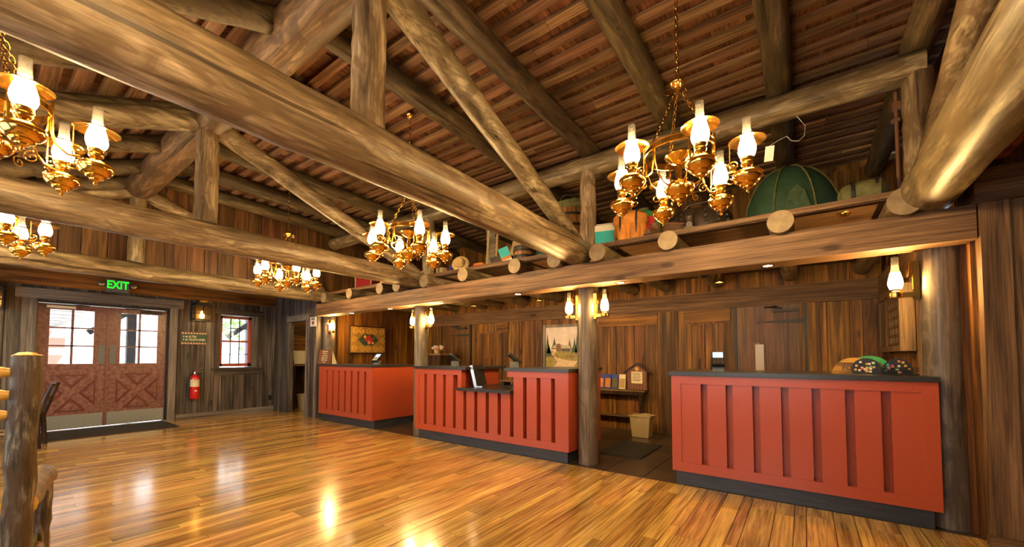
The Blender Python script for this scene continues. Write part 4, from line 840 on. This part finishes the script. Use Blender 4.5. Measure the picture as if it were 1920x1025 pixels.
for s in (-.08, .09): MB().tube([(s, -.05, .355), (s, -.128, .30), (s, -.14, .18), (s, -.13, .05)], .011, 6).build('strap', 'iron', bp)
MB().tube([(-.12, -.11, .05), (-.125, -.16, .0), (-.12, -.165, -.09)], .008, 6).build('strap_end', 'iron', bp)
cb = thing('cooler', 'teal cooler with white lid beside the orange backpack', 'cooler', (-1.87, 4.42, Z), R(15)); bx('body', (-.11, -.09, 0), (.11, .09, .21), 'teal', cb); bx('lid', (-.115, -.095, .21), (.115, .095, .28), 'cloth_w', cb); MB().tube([(-.115, 0, .25), (-.125, 0, .32), (.125, 0, .32), (.115, 0, .25)], .008, 6).build('handle', 'cloth_w', cb); MB().tube([(-.03, -.095, .04), (.03, -.1, .06), (.05, -.1, .03)], .006, 5).build('drain', 'black', cb)
jl = thing('camp_lantern', 'glass camp lantern standing behind the cooler', 'lantern', (-1.78, 4.66, Z)); MB().lathe([(0, 0), (.06, 0), (.06, .2), (.04, .23), (.05, .25)], 14).build('tank', 'iron', jl, smooth=True); MB().lathe([(.045, .25), (.055, .30), (.04, .38)], 14).build('glass_globe', 'chim', jl, smooth=True); MB().lathe([(.05, .38), (.04, .42), (0, .44)], 14).build('cap', 'steel', jl, smooth=True)
def barrel(loc, h, r, lab, mat='barrel'):
    o = thing('barrel', lab, 'barrel', loc, group='wooden barrels on the loft'); n = 16
    for k in range(n):
        a0, a1 = 2 * math.pi * k / n + .008, 2 * math.pi * (k + 1) / n - .008; vs = []
        for t in range(6):
            z = h * t / 5; q_ = r * (.86 + .14 * math.sin(math.pi * t / 5))
            for a in (a0, a1): vs += [(q_ * math.cos(a), q_ * math.sin(a), z), ((q_ - .015) * math.cos(a), (q_ - .015) * math.sin(a), z)]
        fs = []
        for t in range(5): i = t * 4; fs += [(i, i + 2, i + 6, i + 4), (i + 1, i + 5, i + 7, i + 3), (i, i + 4, i + 5, i + 1), (i + 2, i + 3, i + 7, i + 6)]
        fs += [(0, 1, 3, 2), (20, 22, 23, 21)]
        MB().add(vs, fs).build('stave', mat, o)
    for t in (.12, .32, .68, .88): q_ = r * (.86 + .14 * math.sin(math.pi * t)) + .002; MB().lathe([(q_, h * t - .018), (q_ + .005, h * t - .018), (q_ + .005, h * t + .018), (q_, h * t + .018)], 24).build('hoop', 'iron', o, smooth=True)
    MB().lathe([(0, h - .03), (r * .84, h - .03)], 20).build('lid', mat, o); return o
barrel((-2.62, 4.95, Z), .78, .27, 'tall wooden barrel behind the loft post')
barrel((-3.0, 4.36, Z), .22, .15, 'low wooden tub beside the tie log end')
dfb = thing('camo_bag', 'dark camouflage duffel bag on top of the tall barrel', 'bag', (-2.62, 4.95, Z + .79)); blob([(0, 0), (.2, .0), (.24, .06), (.2, .13), (0, .16)], 20, 1.1, .7, .06, rr).build('body', 'olive', dfb, smooth=True); MB().tube([(-.12, -.08, .12), (-.05, -.12, .2), (.08, -.1, .19), (.14, -.06, .1)], .012, 6).build('strap', 'iron', dfb)
bt = thing('water_bottle', 'teal bottle poking up behind the tie log', 'bottle', (-2.98, 4.75, Z)); MB().lathe([(0, 0), (.05, 0), (.05, .40), (.03, .46), (.03, .5)], 14).build('body', 'teal', bt, smooth=True); MB().lathe([(.032, .49), (.03, .54), (.0, .55)], 12).build('cap', 'straw', bt, smooth=True)
bo = thing('dome_tent', 'dark green dome tent on the loft shelf behind the near chandelier', 'tent', (-.09, 4.86, Z), R(10))
dome = [(.42 * math.cos(a), .66 * math.sin(a)) for a in [R(x) for x in range(0, 91, 9)]]
b = blob(dome[:-1] + [(.0, .66)], 28, 1, .9, .025, rr); b.build('fly', 'green', bo, smooth=True)
for a0 in (20, 65, 110, 155):
    MB().tube([(.435 * math.cos(R(a)) * math.cos(R(a0)), .435 * .9 * math.cos(R(a)) * math.sin(R(a0)), .67 * math.sin(R(a))) for a in range(0, 181, 12)], .008, 6).build('pole_sleeve', 'olive', bo)
MB().prism([(-.14, 0), (.14, 0), (.06, .28), (0, .34), (-.06, .28)], 'y', -.39, -.36).build('door_flap', 'leafdark', bo)
sb = thing('sleeping_bag', 'olive rolled sleeping bag at the right end of the loft', 'sleeping bag', (.42, 4.36, Z)); b = MB(); b.tube([(-.15, .03, .1), (-.12, .02, .1), (0, 0, .105), (.12, -.02, .1), (.15, -.03, .1)], [.05, .095, .105, .095, .05], 18, True, .06); b.build('roll', 'olive', sb, smooth=True)
for x_ in (-.07, .08): MB().lathe([(.104, -.012), (.11, -.012), (.11, .012), (.104, .012)], 20).build('strap', 'iron', sb, (x_, 0, .103), True).rotation_euler = (0, R(90), 0)
wk = thing('wicker_chest', 'large dark wicker chest behind the near chandelier', 'chest', (-.93, 4.80, Z)); blob([(0, 0), (.26, 0), (.34, .08), (.36, .2), (.33, .3), (.28, .36), (0, .40)], 28, 1, .7, .01, rr).build('body', 'wicker', wk, smooth=True)
for j in range(4):
    for i in range(7): a = R(-150 + i * 20); q_ = .37 - .008 * j; bx('weave_opening', (q_ * math.cos(a) - .012, q_ * .72 * math.sin(a) - .012, .12 + j * .055), (q_ * math.cos(a) + .012, q_ * .72 * math.sin(a) + .012, .145 + j * .055), 'black', wk)
MB().tube([(-.2, 0, .37), (-.1, 0, .47), (.1, 0, .47), (.2, 0, .37)], .014, 8).build('handle', 'wicker', wk, smooth=True)
rc = thing('rope_coil', 'coiled brown rope at the shelf edge under the near chandelier', 'rope', (-1.08, 4.36, Z)); MB().tube([((.10 + .012 * math.sin(i * .9)) * math.cos(i * .35), (.08 + .01 * math.cos(i * 1.1)) * math.sin(i * .35), .018 + .0011 * i + .012 * math.sin(i * .7)) for i in range(110)], .014, 6).build('coil', 'rope', rc, smooth=True)
for k, (x_, lab) in enumerate(((-1.27, 'dark hiking boot on the loft shelf, left of the rope coil'), (-.90, 'dark hiking boot on the loft shelf, right of the rope coil'))):
    o = thing('boot', lab, 'boot', (x_, 4.22, Z), R(-10 + 20 * k), group='hiking boots'); MB().box((-.045, -.1, 0), (.045, .12, .022)).build('sole', 'black', o); b = MB(); b.tube([(0, -.085, .045), (0, -.03, .055), (0, .03, .06), (0, .07, .07)], [.03, .042, .045, .045], 12); b.tube([(0, .075, .05), (0, .08, .11), (0, .075, .17)], [.048, .045, .05], 12); b.build('upper', 'rope' if k == 0 else 'wicker', o, smooth=True)
sk = thing('camp_sack', 'green and olive camp sack behind the orange backpack', 'bag', (-1.52, 4.74, Z)); blob([(0, 0), (.17, 0), (.21, .12), (.2, .3), (.13, .42), (.05, .46), (.07, .52)], 20, 1, .7, .05, rr).build('body', 'olive', sk, smooth=True); blob([(.205, .26), (.215, .34), (.15, .45), (.05, .50)], 20, 1, .72, .03, rr).build('flap', 'grass', sk, smooth=True)
MB().box((.08, -.17, .2), (.17, -.14, .36), Matrix.Rotation(R(10), 3, 'Y')).build('patch', 'crimson', sk)
npole = thing('fishing_net', 'two wooden poles with a fishing net on the loft shelf', 'net', (-3.68, 4.5, Z))
for x_ in (-.09, .08): MB().tube([(x_, 0, 0), (x_ * 1.05, .05, .75)], .018, 8).build('pole', 'straw', npole, smooth=True)
b = MB()
for i in range(8):
    MB_ = [(-.09 + .17 * ((i + .5 * (j % 2)) / 8) % .17 * 1, -.005 + .004 * math.sin(j), .05 + j * .04) for j in range(17)]
    b.tube([(-.085 + .021 * i + .010 * (1 if j % 2 else -1), -.004 - .01 * math.sin(j * .5), .04 + j * .04) for j in range(17)], .0022, 4, False)
b.build('net_mesh', 'cloth_w', npole)
kt = thing('wire_basket', 'dark woven basket on the loft shelf', 'basket', (-3.42, 4.42, Z)); b = MB(); b.box((-.15, -.08, 0), (.15, .08, .02)); b.box((-.15, -.08, 0), (-.14, .08, .14)); b.box((.14, -.08, 0), (.15, .08, .14)); b.box((-.15, -.08, 0), (.15, -.07, .14)); b.box((-.15, .07, 0), (.15, .08, .14)); b.build('body', 'wicker', kt); b = MB(); b.box((-.16, -.09, .14), (.16, -.07, .16)); b.box((-.16, .07, .14), (.16, .09, .16)); b.box((-.16, -.07, .14), (-.14, .07, .16)); b.box((.14, -.07, .14), (.16, .07, .16)); b.build('rim', 'iron', kt)
for i in range(9): bx('stud', (-.14 + i * .034, -.094, .146), (-.13 + i * .034, -.09, .154), 'steel', kt)
cv = thing('canvas_sheet', 'tan canvas sheet draped behind the dark basket', 'canvas', (-3.38, 4.62, Z)); b = MB(); vs = []; n = 10
for j in range(n):
    for i in range(n): vs.append((-.14 + .3 * i / (n - 1) + .08 * j / (n - 1), .1 * math.sin(i * .9) * .2 + .1 * j / (n - 1), .5 * j / (n - 1)))
fs = [(j * n + i, j * n + i + 1, (j + 1) * n + i + 1, (j + 1) * n + i) for j in range(n - 1) for i in range(n - 1)]
o = b.add(vs, fs).build('sheet', 'straw', cv, smooth=True); o.modifiers.new('thick', 'SOLIDIFY').thickness = .012
sfb = thing('painted_board', 'teal orange and cream painted board leaning by the low tub', 'board', (-3.2, 4.27, Z), R(25)); Q = Matrix.Rotation(R(-20), 3, 'Y')
for i, (m_, a, c) in enumerate((('cloth_w', 0, .07), ('orange', .07, .11), ('teal', .11, .24))): MB().box((-.07, 0, a), (.07, .02, c), Q, (0, 0, 0)).build('band', m_, sfb)
ht = thing('straw_hat', 'tan straw hat leaning on the loft shelf', 'hat', (-4.02, 4.2, Z + .10)); h = MB().lathe([(.13, .0), (.125, .012), (.07, .02), (.065, .06), (.045, .08), (0, .075)], 24).build('hat_body', 'straw', ht, smooth=True); h.rotation_euler = (R(70), 0, R(30)); h2 = MB().lathe([(.072, .02), (.071, .034)], 24).build('band', 'rope', ht, smooth=True); h2.rotation_euler = (R(70), 0, R(30))
oc = thing('orange_cushion', 'small orange cushion beside the straw hat', 'cushion', (-3.76, 4.32, Z)); blob([(0, 0), (.09, .01), (.12, .05), (.09, .09), (0, .1)], 18, 1, .7, .03, rr).build('body', 'orange', oc, smooth=True); MB().tube([(.12 * math.cos(R(a)), .084 * math.sin(R(a)), .05) for a in range(0, 361, 20)], .006, 6).build('piping', 'crimson', oc)
bb = thing('blue_bag', 'bright blue bag with black strap on the loft shelf', 'bag', (-4.28, 4.42, Z)); blob([(0, 0), (.14, 0), (.17, .06), (.15, .15), (.08, .19), (0, .2)], 18, 1, .7, .05, rr).build('body', 'blue', bb, smooth=True); MB().tube([(0, -.1, .19), (.0, -.125, .1), (0, -.11, 0)], .014, 6).build('strap', 'black', bb)
wf = thing('folded_map', 'white folded map with blue print beside the blue bag', 'map', (-4.06, 4.25, Z)); MB().prism([(-.06, 0), (.0, 0), (-.03, .13)], 'y', -.02, 0).build('leaf', 'cloth_w', wf); MB().prism([(.0, 0), (.07, 0), (-.03, .13)], 'y', 0, .01).build('leaf', 'cloth_w', wf); bx('print', (-.0, -.004, .03), (.045, .0, .045), 'blue', wf)
bxx = thing('cardboard_box', 'small tan box with dark strap by the blue bag', 'box', (-4.52, 4.3, Z)); bx('body', (-.07, -.05, 0), (.07, .05, .12), 'straw', bxx); bx('strap', (-.02, -.053, 0), (.0, .053, .123), 'iron', bxx)
tr_ = thing('white_tarp', 'crumpled off white tarp on the loft behind the middle tie log', 'tarp', (-5.3, 4.7, Z)); blob([(.3, 0), (.27, .08), (.18, .2), (.06, .28), (0, .3)], 18, 1, .7, .08, rr).build('body', 'cloth_w', tr_, smooth=True); MB().tube([(-.2, -.16, .1), (0, -.2, .2), (.2, -.14, .1)], .008, 5).build('cord', 'rope', tr_)
chs = thing('red_chest', 'dark red travelling chest at the far end of the loft', 'chest', (-6.6, 4.45, Z)); bx('body', (-.27, -.15, 0), (.27, .15, .22), 'chest', chs); bx('lid', (-.28, -.16, .222), (.28, .16, .30), 'chest', chs)
for x_ in (-.26, .24): bx('metal_corner', (x_, -.165, 0), (x_ + .025, .165, .305), 'straw', chs)
bx('latch', (-.03, -.17, .18), (.03, -.16, .25), 'iron', chs)
rcr = thing('wooden_crate', 'slatted wooden crate behind the red chest', 'crate', (-6.9, 4.95, Z))
for j in range(4): bx('slat', (-.25, -.16, .03 + j * .1), (.25, -.14, .11 + j * .1), 'barrel', rcr); bx('slat', (-.25, .14, .03 + j * .1), (.25, .16, .11 + j * .1), 'barrel', rcr)
for x_ in (-.25, .23): bx('end', (x_, -.14, 0), (x_ + .02, .14, .42), 'barrel', rcr)
bask = thing('picnic_basket', 'small tan picnic basket beside the red chest', 'basket', (-6.05, 4.42, Z)); blob([(0, 0), (.12, 0), (.14, .08), (.14, .15), (0, .16)], 16, 1, .75).build('body', 'straw', bask, smooth=True); MB().tube([(-.12, 0, .15), (-.09, 0, .25), (.09, 0, .25), (.12, 0, .15)], .01, 6).build('handle', 'straw', bask)
pp = thing('sprinkler_pipe', 'brown vertical pipe at the right end of the loft', 'pipe', (.66, 4.5, Z)); MB().tube([(0, 0, 0), (0, 0, .95)], .014, 10).build('pipe', 'pipe', pp, smooth=True); bx('coupling', (-.025, -.025, .80), (.025, .025, .86), 'pipe', pp); bx('coupling', (-.035, -.02, .70), (.02, .02, .72), 'pipe', pp)
tg = thing('hanging_tag', 'white paper tag hanging on a string by the near chandelier', 'tag', (-.20, 3.95, 3.0)); MB().box((-.035, 0, -.13), (.03, .002, .0), Matrix.Rotation(R(6), 3, 'Y')).build('paper', 'white', tg); MB().tube([(0, 0, 0), (.06, .05, .05), (.12, .1, .09), (.15, .12, .05), (.2, .15, .045), (.24, .2, .10), (.25, .28, .22), (.18, .38, .40)], .002, 4).build('string', 'white', tg)
fd = thing('shelf_light', 'small round brass light under the loft shelf edge', 'light', (.29, 4.3, 2.42), kind='thing'); MB().lathe([(0, -.03), (.035, -.025), (.045, -.01), (.045, 0)], 16).build('dome', 'brass', fd, smooth=True); MB().lathe([(.046, -.006), (.052, 0)], 16).build('rim', 'brass_d', fd)

# ------------------------------------------------------------------ furniture at the left edge
ch = thing('log_armchair', 'hickory log armchair with bark posts at the left edge', 'chair', (-2.265, .12, 0), R(0))
def blog(name, p0, p1, r, mat='bark', par=ch, r1=None, jit=.10, rings=16): return logm(p0, p1, r, r1, 14, rings, jit, .004).build(name, [mat, 'peeled'], par, (0, 0, 0), True)
SWd, SDp = .56, .55     # width along -y, depth along +x... chair faces the counters
def tenon(p0, p1, r, nm):
    p0, p1 = Vector(p0), Vector(p1); d = (p1 - p0).normalized(); L_ = (p1 - p0).length
    o_ = blog(nm, p0 + d * .07, p1 - d * .07, r, 'bark_h', jit=.05, rings=8)
    for a, s in ((p0 + d * .07, -1), (p1 - d * .07, 1)): MB().tube([a, a + d * s * .045, a + d * s * .09], [r * .99, r * .45, r * .40], 12).build('tenon', 'peeled', o_, smooth=True)
pA, pB = Vector((0, 0, 0)), Vector((-.08, -.54, 0))         # back posts: right one is the near visible post
up = Vector((0, 0, 1))
fwd = Vector((.42, -.40, 0)).normalized() * -1; fwd = Vector((-.985, .17, 0)).normalized()
blog('back_post', pA + Vector((-.05, 0, 0)), pA + Vector((.02, 0, 1.225)), .038); MB().lathe([(0, .012), (.02, .01), (.034, 0)], 14, (.02, 0, 1.225)).build('post_cap', 'peeled', ch, smooth=True)
blog('back_post', pB + Vector((-.05, 0, 0)), pB + Vector((.02, 0, 1.225)), .038); MB().lathe([(0, .012), (.02, .01), (.034, 0)], 14, (pB.x + .02, pB.y, 1.225)).build('post_cap', 'peeled', ch, smooth=True)
for z in (1.165, 1.085, 1.015, .52): tenon(pB + up * z, pA + up * z, .024, 'back_rail')
f1, f2 = pA + fwd * .5, pB + fwd * .5
blog('front_post', f1, f1 + up * .66, .034); blog('front_post', f2, f2 + up * .66, .034)
for a, f_ in ((pA, f1), (pB, f2)):
    arm = blog('arm_rest', a + up * .69 - fwd * .0, f_ + up * .69 + fwd * .03, .045, 'bark_h', jit=.04)
    e0 = f_ + up * .69 + fwd * .03; MB().tube([e0, e0 + fwd * .02, e0 + fwd * .035, e0 + fwd * .042], [.045, .038, .024, .006], 14).build('rounded_end', 'bark_h', arm, smooth=True)
    tenon(a + up * .30, f_ + up * .30, .022, 'side_rail'); tenon(a + up * .40, f_ + up * .40, .024, 'side_rail')
tenon(f1 + up * .40, f2 + up * .40, .026, 'front_rail'); tenon(f1 + up * .22, f2 + up * .22, .022, 'front_rail')
b = MB(); cs = [pA, f1, f2, pB]; b.add([c_ + up * .41 for c_ in cs] + [c_ + up * .45 for c_ in cs], [(0, 1, 2, 3), (7, 6, 5, 4)] + [(k, k + 4, (k + 1) % 4 + 4, (k + 1) % 4) for k in range(4)]); b.build('seat', 'olive', ch)
sc_ = thing('dark_chair', 'dark wooden chair with purple seat in front of the red doors', 'chair', (-8.45, .38, 0), R(-12))
def dchair():
    for y_ in (0, .0):
        pass
    for x_, s in ((.20, 1), (-.20, 1)):
        MB().tube([(x_, .24, 0), (x_, .21, .40), (x_, .235, .50), (x_, .34, .86)], [.026, .03, .03, .024], 10).build('back_leg', 'darkwood', sc_, smooth=True)
        MB().tube([(x_, -.20, 0), (x_, -.20, .43)], .026, 10).build('front_leg', 'darkwood', sc_, smooth=True)
        bx('side_rail', (x_ - .012, -.2, .22), (x_ + .012, .22, .245), 'straw', sc_)
    bx('seat', (-.23, -.23, .42), (.23, .2, .455), 'blue_seat', sc_)
    for z, y_ in ((.62, .275), (.80, .325)): bx('back_slat', (-.2, y_ - .01, z), (.2, y_ + .015, z + .05), 'darkwood', sc_)
    bx('front_rail', (-.2, -.21, .22), (.2, -.19, .245), 'straw', sc_)
M['blue_seat'] = plain('purple leather seat', (.05, .022, .06), .3)
dchair()
st = thing('dark_side_table', 'dark low table at the left edge behind the log armchair', 'table', (-4.3, -.62, 0)); bx('tabletop', (-.55, -.4, .70), (.35, .4, .735), 'darkwood', st); bx('apron', (-.5, -.36, .62), (.3, .36, .70), 'darkwood', st)
for x_ in (-.5, .24):
    for y_ in (-.36, .3): bx('leg', (x_, y_, 0), (x_ + .06, y_ + .06, .62), 'darkwood', st)

# ------------------------------------------------------------------ outside
tag(box1('ground', (-60, -40, -.3), (XW - .25, 50, -.05), 'concrete'), 'sunlit pale paving outside the doors', 'ground', 'structure')
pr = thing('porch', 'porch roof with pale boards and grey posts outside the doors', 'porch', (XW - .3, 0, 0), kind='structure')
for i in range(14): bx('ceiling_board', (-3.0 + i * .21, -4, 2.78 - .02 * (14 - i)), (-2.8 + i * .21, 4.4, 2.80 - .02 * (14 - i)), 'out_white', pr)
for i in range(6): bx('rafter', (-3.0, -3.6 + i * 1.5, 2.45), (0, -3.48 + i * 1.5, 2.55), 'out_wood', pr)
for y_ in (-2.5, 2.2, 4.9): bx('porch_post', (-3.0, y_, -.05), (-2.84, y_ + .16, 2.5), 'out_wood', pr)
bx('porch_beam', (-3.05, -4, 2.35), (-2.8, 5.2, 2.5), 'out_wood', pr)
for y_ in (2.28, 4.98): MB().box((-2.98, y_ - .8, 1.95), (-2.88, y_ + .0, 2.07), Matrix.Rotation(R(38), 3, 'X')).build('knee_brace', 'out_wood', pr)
vs_ = thing('violet_siding', 'violet grey board siding seen through the window bars', 'siding', (-12.2, 4.75, 0), kind='structure')
for i in range(9): bx('board', (-1.0 + i * .2, 0, 0), (-.82 + i * .2, .04 + .02 * (i % 2), 2.7), 'out_violet', vs_)
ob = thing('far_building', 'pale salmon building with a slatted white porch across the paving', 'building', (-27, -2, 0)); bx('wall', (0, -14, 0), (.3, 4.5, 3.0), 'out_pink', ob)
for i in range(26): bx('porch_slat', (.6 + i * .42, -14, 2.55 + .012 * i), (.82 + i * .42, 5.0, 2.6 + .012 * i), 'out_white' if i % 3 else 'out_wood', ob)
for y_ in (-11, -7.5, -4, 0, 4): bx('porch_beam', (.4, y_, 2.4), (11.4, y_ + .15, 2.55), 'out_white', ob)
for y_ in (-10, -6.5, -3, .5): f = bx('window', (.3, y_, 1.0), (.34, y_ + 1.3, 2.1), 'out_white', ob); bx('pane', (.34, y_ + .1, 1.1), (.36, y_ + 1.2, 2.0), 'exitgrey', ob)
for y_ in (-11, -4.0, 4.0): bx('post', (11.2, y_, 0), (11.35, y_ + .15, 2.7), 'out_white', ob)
rl = thing('porch_railing', 'white porch railing beyond the doors', 'railing', (XW - 3.2, 0, 0))
bx('rail', (0, -3.5, .80), (.08, .2, .88), 'out_white', rl); bx('rail', (0, -3.5, .15), (.06, .2, .22), 'out_white', rl)
for i in range(24): bx('baluster', (.02, -3.45 + i * .155, .22), (.05, -3.41 + i * .155, .80), 'out_white', rl)
rr = random.Random(4)
for (x_, y_, h_, lab) in ((-19, 7.5, 5, 'leafy green tree seen through the right door panes'), (-25, 13, 6, 'leafy green tree seen through the small window'), (-15.5, 10.5, 4, 'small green tree nearest the small window')):
    o = thing('tree', lab, 'tree', (x_, y_, -.05), group='trees outside'); MB().tube([(0, 0, 0), (.05, 0, h_ * .5)], [.16, .1], 8).build('trunk', 'out_wood', o); b = MB()
    for i in range(500):
        p = Vector((rr.gauss(0, 1), rr.gauss(0, 1), rr.gauss(0, 1))).normalized() * (rr.random() ** .4); c_ = Vector((p.x * h_ * .36, p.y * h_ * .36, h_ * .62 + p.z * h_ * .36)); s = .16
        a = Vector((rr.uniform(-1, 1), rr.uniform(-1, 1), rr.uniform(-1, 1))) * s; e_ = Vector((rr.uniform(-1, 1), rr.uniform(-1, 1), rr.uniform(-1, 1))) * s
        b.add([c_, c_ + a, c_ + a + e_, c_ + e_], [(0, 1, 2, 3)])
    b.build('crown', 'tree', o)
